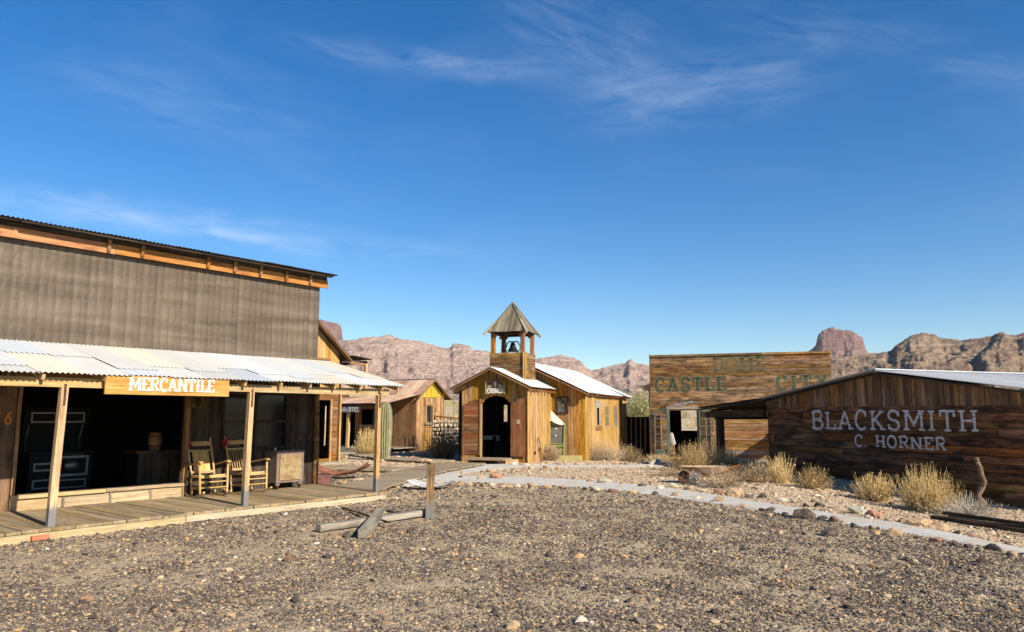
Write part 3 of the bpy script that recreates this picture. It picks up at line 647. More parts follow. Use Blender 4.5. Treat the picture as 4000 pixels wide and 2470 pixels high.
def soil(x, y):
    """0 dark desert pavement, 1 pale sandy soil"""
    lim = np.interp(x, [-30, -5.5, -4.2, -2.7] + list(_px[2:]), [30, 24.2, 22.3, 20.2] + list(_py[2:]))
    s = ss(-.25, .35, y - lim + .5 * (fbm(x * 1.3, y * 1.3, 3) - .5)); s = np.where(x > 8.1, 1, s)
    near = .35 * ss(.9, .0, np.abs(y - (11.0 + (x + 6.8) * 1.24)) / 1.6)       # sandy strip along the porch
    return np.clip(np.maximum(s, near) * np.where(np.hypot(x, y) > 60, .8, 1), 0, 1)
def poly_grid(name, X, Y, Z, mat, attr=None):
    n, m = X.shape; me = bpy.data.meshes.new(name); co = np.stack([X, Y, Z], -1).reshape(-1, 3).astype(np.float32)
    i = np.arange(n - 1)[:, None] * m + np.arange(m - 1)[None]; q = np.stack([i, i + 1, i + m + 1, i + m], -1).reshape(-1, 4)
    me.vertices.add(len(co)); me.vertices.foreach_set('co', co.ravel()); me.loops.add(q.size); me.loops.foreach_set('vertex_index', q.ravel().astype(np.int32))
    me.polygons.add(len(q)); me.polygons.foreach_set('loop_start', np.arange(0, q.size, 4, dtype=np.int32)); me.polygons.foreach_set('loop_total', np.full(len(q), 4, dtype=np.int32))
    me.polygons.foreach_set('use_smooth', np.ones(len(q), dtype=bool)); me.update(calc_edges=True); me.validate()
    if attr is not None: a = me.attributes.new('soil', 'FLOAT', 'POINT'); a.data.foreach_set('value', attr.ravel().astype(np.float32))
    me.materials.append(mat); return link(bpy.data.objects.new(name, me))
# ground: one sheet, fine near the camera and coarse towards the mountains
azs = np.radians(np.concatenate([np.linspace(-180, -50, 50)[:-1], np.linspace(-50, 50, 420), np.linspace(50, 180, 50)[1:]]))
rs = np.concatenate([np.linspace(.3, 3, 6)[:-1], np.geomspace(3, 60, 230), np.geomspace(62, 3200, 70)])
A, Rr = np.meshgrid(azs, rs); X = Rr * np.sin(A); Y = Rr * np.cos(A)
Z = gz(X, Y) + np.where(Rr < 60, (fbm(X * 1.7, Y * 1.7, 4) - .5) * .03 * ss(0, .6, path_dist(X, Y) - 1.0), (fbm(X * .05, Y * .05, 4) - .5) * 2.5 * ss(60, 140, Rr))
gr = poly_grid('ground', X[:, ::-1], Y[:, ::-1], Z[:, ::-1], M_GROUND, soil(X, Y)[:, ::-1]); tag(gr, kind='structure')

def strip(name, P, Wd, z, mat):
    P = np.array(P); Wd = np.array(Wd); s = np.concatenate([[0], np.cumsum(np.hypot(*np.diff(P, axis=0).T))]); n = int(s[-1] / .18); u = np.linspace(0, s[-1], n)
    # smooth the centre line
    def sm(v): v = np.interp(u, s, v); k = np.ones(7) / 7; return np.convolve(np.pad(v, 3, 'edge'), k, 'valid')
    cx, cy, w = sm(P[:, 0]), sm(P[:, 1]), sm(Wd); tx, ty = np.gradient(cx), np.gradient(cy); L = np.hypot(tx, ty); nx, ny = -ty / L, tx / L
    k = np.linspace(-1, 1, 13); jag = 1 + .30 * (fbm(u[:, None] * 2.8 + np.sign(k)[None] * 40, u[:, None] * 0 + 3, 4) - .5) * 2 * np.abs(k[None]) ** 3
    X = cx[:, None] + nx[:, None] * w[:, None] * k * jag; Y = cy[:, None] + ny[:, None] * w[:, None] * k * jag
    Zs = gz(X, Y) + z + .02 * (1 - np.abs(k[None]) ** 4) * 0 - .02 * np.abs(k[None]) ** 8
    return poly_grid(name, X[:, ::-1], Y[:, ::-1], Zs[:, ::-1], mat)
tag(strip('gravel_path', PA, WA, .016, M_PATH), kind='structure')
tag(strip('gravel_path', PB, WB, .022, M_PATH), kind='structure')

def mountain_range(name, prof, a0, a1, na, Rc, rb, mat, seed, cliff=.45, gul=.2, jr=.12, nt=130, rough=.03):
    az = np.radians(np.linspace(a0, a1, na)); pa = np.radians([p[0] for p in prof]); pe = np.radians([p[1] for p in prof])
    el = np.interp(az, pa, pe); Rl = Rc * (1 + jr * (fbm(az * 9 + seed, az * 0 + seed, 3) - .5) * 2)
    H = CAM_H + Rl * np.tan(el); t = np.concatenate([np.linspace(0, 1, nt) ** .85, [1.03, 1.1, 1.3]]); T = t[:, None]
    r = rb + (Rl - rb)[None] * T; Xp = r * np.sin(az); Yp = r * np.cos(az)
    base = gz(rb * np.sin(az), rb * np.cos(az)) - 3
    hump = fbm(az[None] * 22 + seed, T * 1.6 + seed, 3) - .5
    tt = np.clip(T + .16 * hump * (4 * T * (1 - np.minimum(T, 1))), 0, 1)
    s = (1 - cliff) * tt ** 1.25 + cliff * (.55 * ss(.6, .82, tt) + .45 * ss(.86, 1.0, tt))
    env = np.clip(4 * T * (1.02 - np.minimum(T, 1)), 0, 1) ** .7
    wx = Xp + 60 * (fbm(Xp * .006 + seed, Yp * .006, 3) - .5); wy = Yp + 60 * (fbm(Xp * .006, Yp * .006 + seed, 3) - .5)
    gl = ridged(az[None] * 26 + 2.5 * hump + seed, T * 1.6 + 3 * hump + seed * .3, 5, .6) - .62
    g2 = ridged(wx * .010 + seed, wy * .010, 7, .62) - .60; g3 = ridged(wx * .045, wy * .045 + seed, 5, .66) - .6; g3 = g3 + 1.2 * (fbm(Xp * .02 + 9, Yp * .02 + seed, 5, .6) - .5)
    Zp = base + (H - base)[None] * (s + gul * .55 * gl * env + gul * 1.4 * g2 * env + .13 * g3 * env)
    sky_n = (ridged(az[None] * 130 + seed, T * 9, 4, .6) - .65)
    Zp = Zp + (H - base)[None] * rough * sky_n * ss(.3, .9, T)
    Zp = np.where(T > 1, base + (H - base)[None] * (1 - (T - 1) * 2.6), Zp)
    o = poly_grid(name, Xp[:, ::-1], Yp[:, ::-1], Zp[:, ::-1], mat); return tag(o, kind='structure')
PL = [(-75, 5.5), (-60, 6.2), (-45, 5.0), (-30, 5.8), (-20, 5.3), (-14.5, 5.32), (-12.87, 5.41), (-11.93, 5.47), (-11.36, 5.71), (-10.21, 5.79), (-9.45, 5.94), (-8.47, 5.63), (-7.1, 5.45), (-6.12, 5.26), (-5.24, 4.98), (-4.71, 5.02), (-4.55, 5.32), (-4.06, 5.32), (-3.37, 5.19), (-2.97, 4.89), (-1.98, 4.8), (-.79, 4.5), (.4, 4.31), (1.19, 4.17), (2.08, 4.25), (2.97, 4.4), (3.76, 4.49), (4.54, 4.29), (5.22, 4.0), (5.71, 3.46), (6.09, 3.21), (6.58, 3.3), (7.46, 3.55), (8.24, 3.68), (8.67, 3.73), (8.98, 4.05), (9.17, 4.0), (9.44, 3.69), (10.55, 3.56), (13.56, 3.33), (17.24, 3.5), (20.79, 3.6), (24.15, 3.3), (27, 2.6)]
PR = [(12, 1.4), (17.2, 2.52), (20.77, 3.38), (23.26, 3.87), (24.67, 3.97), (25.81, 4.06), (27.09, 4.19), (27.43, 4.58), (28.39, 5.18), (29.02, 5.36), (29.77, 5.28), (30.19, 4.92), (31.36, 4.78), (32.65, 4.84), (33.51, 5.08), (34.19, 4.96), (34.74, 5.09), (37, 5.6), (42, 4.9), (50, 5.8), (60, 4.6), (75, 5.4)]
PD = [(19.8, 2.5), (21.15, 4.2), (21.85, 4.49), (22.30, 4.77), (22.52, 5.53), (22.86, 5.88), (23.62, 6.03), (24.27, 5.82), (24.92, 5.61), (25.39, 5.23), (25.52, 4.42), (25.81, 4.06), (26.27, 3.78), (28, 2.5)]
PM = [(-20, 4.0), (-16.6, 4.9), (-16.2, 6.5), (-14.55, 6.94), (-13.76, 6.87), (-13.05, 6.6), (-12.88, 5.49), (-12.78, 5.36), (-11.5, 4.2)]
mountain_range('mountain_range', PL, -75, 27, 1150, 950, 600, M_MTL, 3.7, .12, .24)
mountain_range('mountain_range', PR, 12, 75, 760, 620, 380, M_MTR, 8.2, .08, .30, rough=.035)
mountain_range('butte', PD, 19.8, 28, 190, 1900, 1600, M_DOME, 14.1, .5, .22, .01, 110, .05)
mountain_range('butte', PM, -20, -11.5, 190, 1700, 1450, M_DOME, 21.4, .5, .15, .01, 110, .03)

# desert scrub on the far slopes and flats (uncountable): instanced leaf clumps
def clump_mesh(name, mat, n, seed, h=.8):
    g = np.random.default_rng(seed); v = []; f = []
    for i in range(n):
        th = g.uniform(0, 2 * PI); rr = g.uniform(0, 1) ** .5 * .6; z = g.uniform(.05, 1) * h * (1 - .4 * rr); c = Vector((rr * math.cos(th), rr * math.sin(th), z))
        a = Vector(g.normal(size=3)).normalized() * .09; b = Vector(g.normal(size=3)).normalized() * .07; k = len(v); v += [c - a, c + b, c + a]; f.append([k, k + 1, k + 2])
    me = bpy.data.meshes.new(name); me.from_pydata([tuple(p) for p in v], [], f); me.materials.append(mat); return bpy.data.objects.new(name, me)
def scatter(name, pts, scl, rot, idx, objs, kind_label):
    """points carrying instances of a few source meshes"""
    src = bpy.data.collections.new(name + '_source')
    for o in objs: src.objects.link(o)
    me = bpy.data.meshes.new(name); me.vertices.add(len(pts)); me.vertices.foreach_set('co', np.asarray(pts, np.float32).ravel())
    for nm, typ, key, dat in (('scl', 'FLOAT_VECTOR', 'vector', scl), ('rot', 'FLOAT_VECTOR', 'vector', rot), ('idx', 'INT', 'value', idx)):
        a = me.attributes.new(nm, typ, 'POINT'); a.data.foreach_set(key, np.asarray(dat, np.int32 if typ == 'INT' else np.float32).ravel())
    o = link(bpy.data.objects.new(name, me)); tag(o, kind_label[0], kind_label[1], kind='stuff')
    gt = bpy.data.node_groups.new(name, 'GeometryNodeTree'); gt.interface.new_socket('Geometry', in_out='INPUT', socket_type='NodeSocketGeometry'); gt.interface.new_socket('Geometry', in_out='OUTPUT', socket_type='NodeSocketGeometry')
    N = gt.nodes; L = gt.links; gi = N.new('NodeGroupInput'); go = N.new('NodeGroupOutput'); ip = N.new('GeometryNodeInstanceOnPoints'); ci = N.new('GeometryNodeCollectionInfo')
    ci.inputs['Collection'].default_value = src; ci.inputs['Separate Children'].default_value = True; ci.inputs['Reset Children'].default_value = True
    def at(nm, typ): q = N.new('GeometryNodeInputNamedAttribute'); q.data_type = typ; q.inputs['Name'].default_value = nm; return q.outputs['Attribute']
    L.new(gi.outputs[0], ip.inputs['Points']); L.new(ci.outputs[0], ip.inputs['Instance']); ip.inputs['Pick Instance'].default_value = True
    L.new(at('idx', 'INT'), ip.inputs['Instance Index']); L.new(at('scl', 'FLOAT_VECTOR'), ip.inputs['Scale'])
    er = N.new('FunctionNodeEulerToRotation'); L.new(at('rot', 'FLOAT_VECTOR'), er.inputs[0]); L.new(er.outputs[0], ip.inputs['Rotation'])
    L.new(ip.outputs[0], go.inputs[0]); md = o.modifiers.new('scatter', 'NODES'); md.node_group = gt; return o
g = np.random.default_rng(5); n = 3800; aa = np.radians(g.uniform(-48, 48, n)); rr = g.uniform(0, 1, n) ** .6 * 260 + 52
px, py = rr * np.sin(aa), rr * np.cos(aa); s = g.uniform(.5, 1.7, n)
pts = np.stack([px, py, gz(px, py) + (fbm(px * .05, py * .05, 4) - .5) * 2.5 * ss(60, 140, rr) - .05], 1)
scatter('desert_scrub', pts, np.stack([s * 1.2, s * 1.2, s], 1), np.stack([0 * s, 0 * s, g.uniform(0, 6.28, n)], 1), g.integers(0, 4, n),
        [clump_mesh('scrub_a', L_GREEN, 130, 1), clump_mesh('scrub_b', D_TAN, 130, 2), clump_mesh('scrub_c', L_PALO, 140, 3, 1.1), clump_mesh('scrub_d', D_GOLD, 110, 4, .6)],
        ('low desert scrub scattered over the flats behind the town', 'scrub'))

# ------------------------------------------------------------------ stones
def stone_obj(name, mat, seed, sub=1, flat_=.62, sharp=.32):
    import bmesh
    bm = bmesh.new(); bmesh.ops.create_icosphere(bm, subdivisions=sub, radius=.5); q = np.random.default_rng(seed)
    dirs = [Vector(q.normal(size=3)).normalized() for _ in range(7)]; cut = [q.uniform(.26, .42) for _ in range(7)]
    for v in bm.verts:
        p = v.co.copy()
        for d_, c_ in zip(dirs, cut):
            k = p.dot(d_)
            if k > c_: p -= d_ * (k - c_) * .9
        p *= 1 + q.uniform(-sharp, sharp) * .3; v.co = Vector((p.x, p.y * .85, p.z * flat_))
    me = bpy.data.meshes.new(name); bm.to_mesh(me); bm.free(); me.materials.append(mat)
    return bpy.data.objects.new(name, me)
def gravel(n, r0, r1, size0, size1, want_pale, seed, amax=40, pw=1.0):
    q = np.random.default_rng(seed); a = np.radians(q.uniform(-amax, amax, n)); r = r0 + (r1 - r0) * q.uniform(0, 1, n) ** pw
    x, y = r * np.sin(a), r * np.cos(a); s_ = soil(x, y); keep = (q.uniform(0, 1, n) < (s_ if want_pale else 1 - s_ * .9))
    keep &= (path_dist(x, y) > np.interp(x, _px, WA) * (.55 + .45 * q.uniform(0, 1, n) ** .5)) & (path_dist(x, y, PB) > .35 + .5 * q.uniform(0, 1, n) ** .5)
    fr = np.array([.78 * 1.0, -.62]); lx = (x + 6.76) * .6225 + (y - 11.2) * .7826; ly = -(x + 6.76) * .7826 + (y - 11.2) * .6225
    keep &= ~((ly > -.2) & (lx < 6.6))                     # not on the porch
    keep &= ~((np.abs(x + 3.6 - (y - 18) * .27) < .75) & (y > 16.5) & (y < 27.5))      # nor on the boardwalk
    bare = fbm(x * .8, y * .8, 4); keep &= q.uniform(0, 1, n) < np.clip((bare - .22) * 4.0, .62, 1)
    x, y = x[keep], y[keep]; m = len(x); s = np.minimum(size0 * np.exp(q.normal(0, .42, m)), size1)
    return np.stack([x, y, gz(x, y) + s * .10], 1), np.stack([s * q.uniform(.8, 1.4, m), s * q.uniform(.7, 1.2, m), s * q.uniform(.55, 1.05, m)], 1), np.stack([q.uniform(-.35, .35, m), q.uniform(-.35, .35, m), q.uniform(0, 6.28, m)], 1), q.integers(0, 8, m)
def cat(*L): return [np.concatenate(k) for k in zip(*L)]
P_ = cat(gravel(115000, 4.6, 9.5, .022, .10, False, 11, 41, .75), gravel(110000, 9.0, 15, .026, .10, False, 12, 39, .8), gravel(60000, 14.5, 24, .038, .12, False, 13, 37, .8), gravel(900, 5, 16, .075, .15, False, 15, 40, .8))
scatter('desert_pavement_gravel', *P_, [stone_obj('pave_%d' % i, M_PAVE, 40 + i, 1, .6) for i in range(8)], ('dark brown desert pavement gravel covering the foreground', 'gravel'))
P_ = cat(gravel(30000, 9, 18, .034, .13, True, 21, 40, .8), gravel(34000, 17, 31, .046, .16, True, 22, 36, .9), gravel(1500, 9, 28, .10, .22, True, 23, 38, .8))
scatter('pale_gravel', *P_, [stone_obj('pale_%d' % i, M_PALEG, 60 + i, 1, .62) for i in range(8)], ('pale tan stony soil between the path and the buildings', 'gravel'))

# individual rocks: (x, y, width, colour) by where they lie
ROCKS = {
'n': '-3.13 18.54 0.17 t|-2.82 18.54 0.14 t|-2.65 18.54 0.16 t|-2.17 18.67 0.4 g|-1.83 19.06 0.2 t|-1.6 19.0 0.18 d|-1.32 19.0 0.24 t|-1.05 18.93 0.2 t|-0.89 18.8 0.16 d|-0.72 18.8 0.17 t|-0.5 18.8 0.19 p|-0.22 18.48 0.18 t|-0.04 18.48 0.17 t|0.14 18.48 0.18 p|0.31 18.48 0.18 t|0.5 18.48 0.25 t|0.84 18.23 0.29 t|1.21 18.23 0.19 b|1.73 17.99 0.16 d|1.96 17.64 0.27 g|2.32 17.42 0.24 b|2.78 17.25 0.2 t|3.19 16.88 0.17 d|3.59 16.57 0.22 t|3.93 16.09 0.16 p|4.25 15.54 0.28 t|4.5 14.78 0.18 t|4.62 14.03 0.15 d|4.76 14.03 0.19 d|4.85 13.48 0.15 d|5.04 13.09 0.39 d|5.29 12.97 0.18 d|5.39 12.73 0.2 b|5.45 12.14 0.14 d|5.63 11.93 0.12 t|5.7 11.34 0.24 t|5.89 11.07 0.11 d|5.98 10.79 0.16 k|6.06 10.45 0.12 d|6.14 10.29 0.13 d|6.18 10.11 0.13 t|6.4 10.16 0.19 d|6.39 9.77 0.15 t',
'f': '-1.48 22.55 0.2 t|-1.44 21.31 0.16 d|-0.88 20.82 0.24 t|-0.44 20.98 0.36 k|-0.67 23.12 0.26 t|-0.93 23.02 0.16 b|0.07 23.42 0.19 t|0.62 24.26 0.22 t|1.11 24.82 0.19 b|1.51 24.7 0.17 t|1.72 20.66 0.19 t|2.07 19.97 0.17 k|2.4 19.69 0.34 g|2.81 19.34 0.16 t|3.19 18.74 0.17 d|3.55 18.11 0.19 p|3.96 18.54 0.26 g|4.18 17.93 0.27 t|4.67 17.09 0.22 b|4.9 16.73 0.35 t|5.12 16.33 0.19 d|5.42 16.33 0.23 d|5.58 15.63 0.19 g|5.71 15.41 0.16 p|5.71 14.74 0.17 d|5.98 14.74 0.22 d|6.01 14.39 0.11 b|6.25 13.75 0.3 g|6.36 13.35 0.26 k|6.59 12.82 0.19 b|6.65 12.41 0.36 t|7.15 12.85 0.19 k|6.72 11.98 0.32 t|6.82 11.7 0.13 d|6.95 11.53 0.1 b|7.03 11.23 0.11 t|7.14 11.01 0.1 d',
'w': '-2.66 11.35 0.13 t|-2.42 11.2 0.17 d|-2.5 11.05 0.1 t|4.69 11.23 0.26 d|5.71 9.25 0.17 d|4.65 9.0 0.08 t|0.48 9.67 0.14 d|0.91 8.34 0.12 t|-2.75 9.39 0.13 b|-5.31 11.65 0.07 t|-4.1 7.46 0.13 b|-2.79 7.93 0.07 t|-2.51 6.9 0.1 t|1.26 7.77 0.13 b|2.3 10.75 0.13 d|2.72 8.1 0.12 d|0.0 6.52 0.13 t|-2.92 11.18 0.09 d|-5.37 11.78 0.1 d|-0.89 6.79 0.08 t|-1.18 7.0 0.07 k|3.13 7.18 0.1 d|1.83 7.0 0.11 d',
'c': '-6.7 30.23 0.38 t|-6.21 33.63 0.28 t|-4.78 27.89 0.23 t|-4.99 31.47 0.33 k|-4.53 30.23 0.29 p|-4.31 30.23 0.33 g|-3.95 29.25 0.38 k|-3.63 28.78 0.34 b|-3.09 27.19 0.51 t|-5.09 34.06 0.31 p|-4.66 33.63 0.37 t|-4.09 33.01 0.32 t|-3.72 32.22 0.31 b|-3.29 31.29 0.24 t|-3.01 30.93 0.23 t',
'h': '-1.9 30.07 0.39 t|-1.68 30.07 0.27 p|-0.21 27.19 0.19 p|0.09 26.52 0.24 p|0.31 26.26 0.18 b|0.51 26.01 0.23 p|0.8 26.14 0.2 t|1.07 26.26 0.18 t|1.65 26.39 0.24 g|1.92 26.39 0.2 t|2.28 26.39 0.22 t|2.67 26.26 0.18 t',
'm': '4.96 26.52 0.33 p|5.5 28.48 0.27 p|5.17 26.14 0.25 t|5.26 25.89 0.23 b|4.67 25.52 0.19 p|3.78 27.19 0.19 t|4.08 26.78 0.2 t',
'b': '-4.34 19.47 0.23 t|-3.99 19.69 0.34 p|-4.86 20.27 0.18 d',
}
RN = {'t': 'tan', 'd': 'dark', 'g': 'pale greenish', 'p': 'cream', 'k': 'pinkish', 'b': 'brown'}
RP = {'n': 'edging the near side of the gravel path', 'f': 'edging the far side of the gravel path', 'w': 'lying loose on the dark foreground gravel', 'c': 'in the heap around the saguaro cactus',
      'h': 'along the foot of the church wall', 'm': 'beside the step of the glazed green doors', 'b': 'between porch end and boardwalk'}
RS = [stone_obj('rock_source', None, 90 + i, 2, .72, .5).data for i in range(9)]
cnt = {}; ORD = 'first second third fourth fifth sixth seventh eighth ninth tenth eleventh twelfth thirteenth fourteenth fifteenth sixteenth seventeenth eighteenth nineteenth twentieth twenty-first twenty-second twenty-third'.split()
for z_, s_ in ROCKS.items():
    for it in s_.split('|'): k = it.split()[3]; cnt[z_, k] = cnt.get((z_, k), 0) + 1
ri = 0
for z_, s_ in ROCKS.items():
    items = [(float(a), float(b), float(c_), k) for a, b, c_, k in (i.split() for i in s_.split('|'))]
    order = {k: sorted([i for i in items if i[3] == k], key=lambda i: i[0] / i[1]) for k in RN}
    for x, y, w, k in items:
        me = RS[ri % len(RS)]; o = bpy.data.objects.new('rock', me); link(o); ri += 1
        if not me.materials: me.materials.append(K['t'])
        o.material_slots[0].link = 'OBJECT'; o.material_slots[0].material = K[k]
        hz = random.uniform(.75, 1.05); o.scale = (w * 1.18, w * random.uniform(.8, 1.05), w * hz); o.location = (x, y + w * .2, float(gz(x, y)) + w * .16 * hz); o.rotation_euler = (random.uniform(-.3, .3), random.uniform(-.3, .3), random.uniform(0, 6.28) if w < .3 else random.uniform(-.5, .5))
        if cnt[z_, k] == 1: tag(o, 'single %s rock %s' % (RN[k], RP[z_]), 'rock')
        else: tag(o, '%s %s rock from the left %s' % (ORD[order[k].index((x, y, w, k))], RN[k], RP[z_]), 'rock', '%s rocks %s' % (RN[k], RP[z_]))

# ================================================================== mercantile
Z3 = Vector((0, 0, 1)); X3 = Vector((1, 0, 0)); Y3 = Vector((0, 1, 0))
MR = R(51.5); MO = (-6.76, 11.2, 0)
def ml(x, y, z=0): c, s = math.cos(MR), math.sin(MR); return (MO[0] + x * c - y * s, MO[1] + x * s + y * c, z)
M_ = root('mercantile_store', 'long store with brown tin upper wall and roofed plank porch', 'store', MO, MR)
# porch floor
x = -3.6; i = 0
while x < 6.42:
    w = random.uniform(.16, .215); a = -.13 + random.uniform(-.025, .03)
    plank('floor_plank', M_, (x + w / 2, a, .105), Y3, -X3, [(0, -w / 2 + .004), (2.62, -w / 2 + .004), (2.62, w / 2 - .004), (0, w / 2 - .004)], .045 * random.uniform(.9, 1.15), W_DK, tilt=.012); x += w
bar('skirt_beam', M_, (-3.6, -.17, .035), (1.95, -.17, .05), .05, .11, W_SK); bar('skirt_beam', M_, (1.97, -.155, .06), (6.35, -.165, .04), .05, .1, W_SK)
for yy in (.6, 1.9): bar('floor_joist', M_, (-3.6, yy, .05), (6.3, yy, .05), .08, .1, W_DR)
# posts, beam, rafters
for xx, dx, dy, wd in ((-3.2, 0, 0, .10), (0, .045, .0, .10), (3.15, .03, .0, .095), (6.23, .015, .0, .09)):
    bar('porch_post', M_, (xx - dx * .4, dy, .15), (xx + dx * .6, dy + .0, 2.19), wd, wd, W_PO, up=(1, 0, 0))
    o = MB().box((xx + dx * .55, -.062, 2.08), (.03, .012, .32)).build('iron_strap', M_IRON, M_)
bar('porch_beam', M_, (-3.5, .0, 2.262), (.98, .0, 2.258), .09, .14, W_PL); bar('porch_beam', M_, (.985, .0, 2.258), (6.5, .0, 2.25), .09, .135, W_PL)
for xx in (-2.9, -1.9, -.95, -.32, .55, 1.3, 2.1, 2.95, 3.7, 4.35, 4.95, 5.6, 6.2, 6.66):
    bar('rafter', M_, (xx, -.17, 2.325), (xx, 2.46, 2.325 + 2.63 * .24), .045, .08, W_PL)
dn = Vector((0, -1, -.238)).normalized(); up3 = -dn
roof_run(M_, (0, 2.5, 3.03), X3, dn, -3.7, 6.82, 2.79, M_GALV, sw=.64, rows=2, overlap=.16, jit=.035, lift=.007)
# upper tin wall, strip by strip
x = -3.7
while x < 6.5:
    w = min(random.uniform(.132, .152), 6.52 - x)
    if w < .05: break
    zb, zt = 2.96 + random.uniform(-.02, .02), 4.86; n = 7; v = []; ph = random.uniform(0, 9)
    for k in range(n + 1):
        l = (zt - zb) * k / n; d1 = .006 * math.sin(l * 3.1 + ph * .15 + x * .4) + random.uniform(-.003, .003)
        v += [(l, -w / 2 + .001, d1 - .004), (l, 0, d1 + .004), (l, w / 2 + .006, d1 + .001 + random.uniform(0, .004)), (l, -w / 2 + .001, -.03), (l, w / 2 + .006, -.03)]
    f = []
    for k in range(n):
        a, b = k * 5, k * 5 + 5; f += [[a, b, b + 1, a + 1][::-1], [a + 1, b + 1, b + 2, a + 2][::-1], [a, a + 3, b + 3, b][::-1], [a + 2, b + 2, b + 4, a + 4][::-1]]
    mesh('tin_strip', v, f, M_TIN, M_, axes((x + w / 2, 2.49, zb), Z3, -X3)); x += w
# eaves
bar('fascia_board', M_, (-3.8, 2.37, 4.92), (1.62, 2.37, 4.915), .035, .19, W_FA); bar('fascia_board', M_, (1.625, 2.37, 4.915), (6.62, 2.37, 4.905), .035, .185, W_FA)
bar('soffit_board', M_, (-3.8, 2.39, 5.055), (6.6, 2.39, 5.045), .03, .09, W_DR)
for xx in (-2.4, -.9, 1.49, 2.12, 3.49, 4.11, 4.74, 5.41, 6.08): bar('eave_bracket', M_, (xx, 2.325, 4.85), (xx, 2.30, 5.07), .045, .06, W_BR, up=(1, 0, 0))
roof_run(M_, (0, 6.6, 5.27), X3, Vector((0, -1, -.035)), -3.9, 6.70, 4.52, M_DARKIRON, sw=.66, amp=.013)
bar('drip_board', M_, (-.05, 2.15, 5.085), (6.58, 2.16, 5.065), .1, .022, W_DR); bar('drip_board', M_, (-3.9, 2.2, 5.10), (-.1, 2.19, 5.095), .1, .022, W_DR)
# lower wall with the wide counter opening and the window
OPM = [(.3, 3.2, .42, 2.42), (4.1, 5.6, 1.07, 2.2)]
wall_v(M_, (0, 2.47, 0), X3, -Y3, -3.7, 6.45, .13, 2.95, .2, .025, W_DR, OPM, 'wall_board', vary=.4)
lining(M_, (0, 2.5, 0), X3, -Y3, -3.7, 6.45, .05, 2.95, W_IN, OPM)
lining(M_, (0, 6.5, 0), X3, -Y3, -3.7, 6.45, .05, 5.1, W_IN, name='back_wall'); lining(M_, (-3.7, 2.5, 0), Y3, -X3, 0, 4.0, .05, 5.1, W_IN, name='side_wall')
lining(M_, (6.45, 2.5, 0), Y3, X3, 0, 4.0, .05, 5.1, W_IN, name='side_wall')
wall_v(M_, (6.452, 2.5, 0), Y3, X3, 0, 4.0, .0, 5.05, .24, .025, W_DR, name='side_board')
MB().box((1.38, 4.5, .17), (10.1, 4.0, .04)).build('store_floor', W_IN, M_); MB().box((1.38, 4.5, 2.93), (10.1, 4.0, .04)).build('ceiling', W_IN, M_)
for a, b in ((.22, 1.02), (1.07, 1.83), (1.88, 2.58), (2.63, 3.3)):
    plank('sill_board', M_, (a, 2.42, .25), X3, Z3, [(0, -.1), (b - a, -.1), (b - a, .1), (0, .1)], .03, W_SI)
    if b < 3: plank('sill_block', M_, (b + .025, 2.41, .25), Z3, -X3, [(-.1, -.022), (.1, -.022), (.1, .022), (-.1, .022)], .035, W_GR)
bar('sill_cap', M_, (.22, 2.41, .385), (1.75, 2.41, .385), .14, .06, W_SI); bar('sill_cap', M_, (1.76, 2.41, .385), (3.3, 2.41, .385), .14, .055, W_SI)
bar('door_jamb', M_, (.24, 2.41, .42), (.24, 2.41, 2.42), .10, .06, W_BR, up=(1, 0, 0)); bar('door_jamb', M_, (3.26, 2.40, .12), (3.26, 2.40, 2.42), .10, .08, W_BR, up=(1, 0, 0)); bar('lintel', M_, (.19, 2.42, 2.47), (3.32, 2.42, 2.47), .08, .1, W_BR)
plank('number_board', M_, (.06, 2.40, .12), Z3, -X3, [(0, -.13), (2.7, -.13), (2.7, .13), (0, .13)], .03, W_BSG)
o = text(M_, '6', (0, 2.366, 1.62), X3, -Y3, .02, .14, .2, P_OR, st=.15, serif=0, names='painted_number')
# window
wf = root_w = bar('window_frame', M_, (4.06, 2.43, 1.04), (5.64, 2.43, 1.04), .09, .07, W_DR)
for p, q in (((4.07, 2.43, 2.23), (5.63, 2.43, 2.23)), ((4.07, 2.43, 1.06), (4.07, 2.43, 2.22)), ((5.63, 2.43, 1.06), (5.63, 2.43, 2.22)), ((4.85, 2.44, 1.06), (4.85, 2.44, 2.22)), ((4.1, 2.44, 1.62), (5.6, 2.44, 1.62))):
    bar('window_frame', M_, p, q, .055, .055, W_DR, up=(1, 0, 0) if p[0] == q[0] else (0, 0, 1))
for a, b in ((4.1, 4.82), (4.88, 5.6)):
    for c, d_ in ((1.07, 1.59), (1.65, 2.2)): MB().box(((a + b) / 2, 2.455, (c + d_) / 2), (b - a, .006, d_ - c)).build('window_pane', M_DIM, M_)
plank('leaning_board', M_, (4.45, 2.62, 1.35), Z3, -X3, [(0, -.15), (.75, -.15), (.75, .15), (0, .15)], .02, W_GR)  # added behind the panes to stand for the reflection of lit boards
mb = MB(); mb.tube([(6.46, 2.42, .02), (6.47, 2.41, 1.0), (6.45, 2.42, 2.1), (6.47, 2.42, 2.98)], [.075, .07, .06, .06], 10); mb.build('corner_log', W_LO, M_, smooth=True)
for xx, zz, s_ in ((5.83, 1.42, .09), (6.02, 1.25, .11), (6.25, 1.26, .1)): MB().box((xx, 2.425, zz), (s_, .045, s_ * 1.1)).build('wall_box', M_IRON, M_)

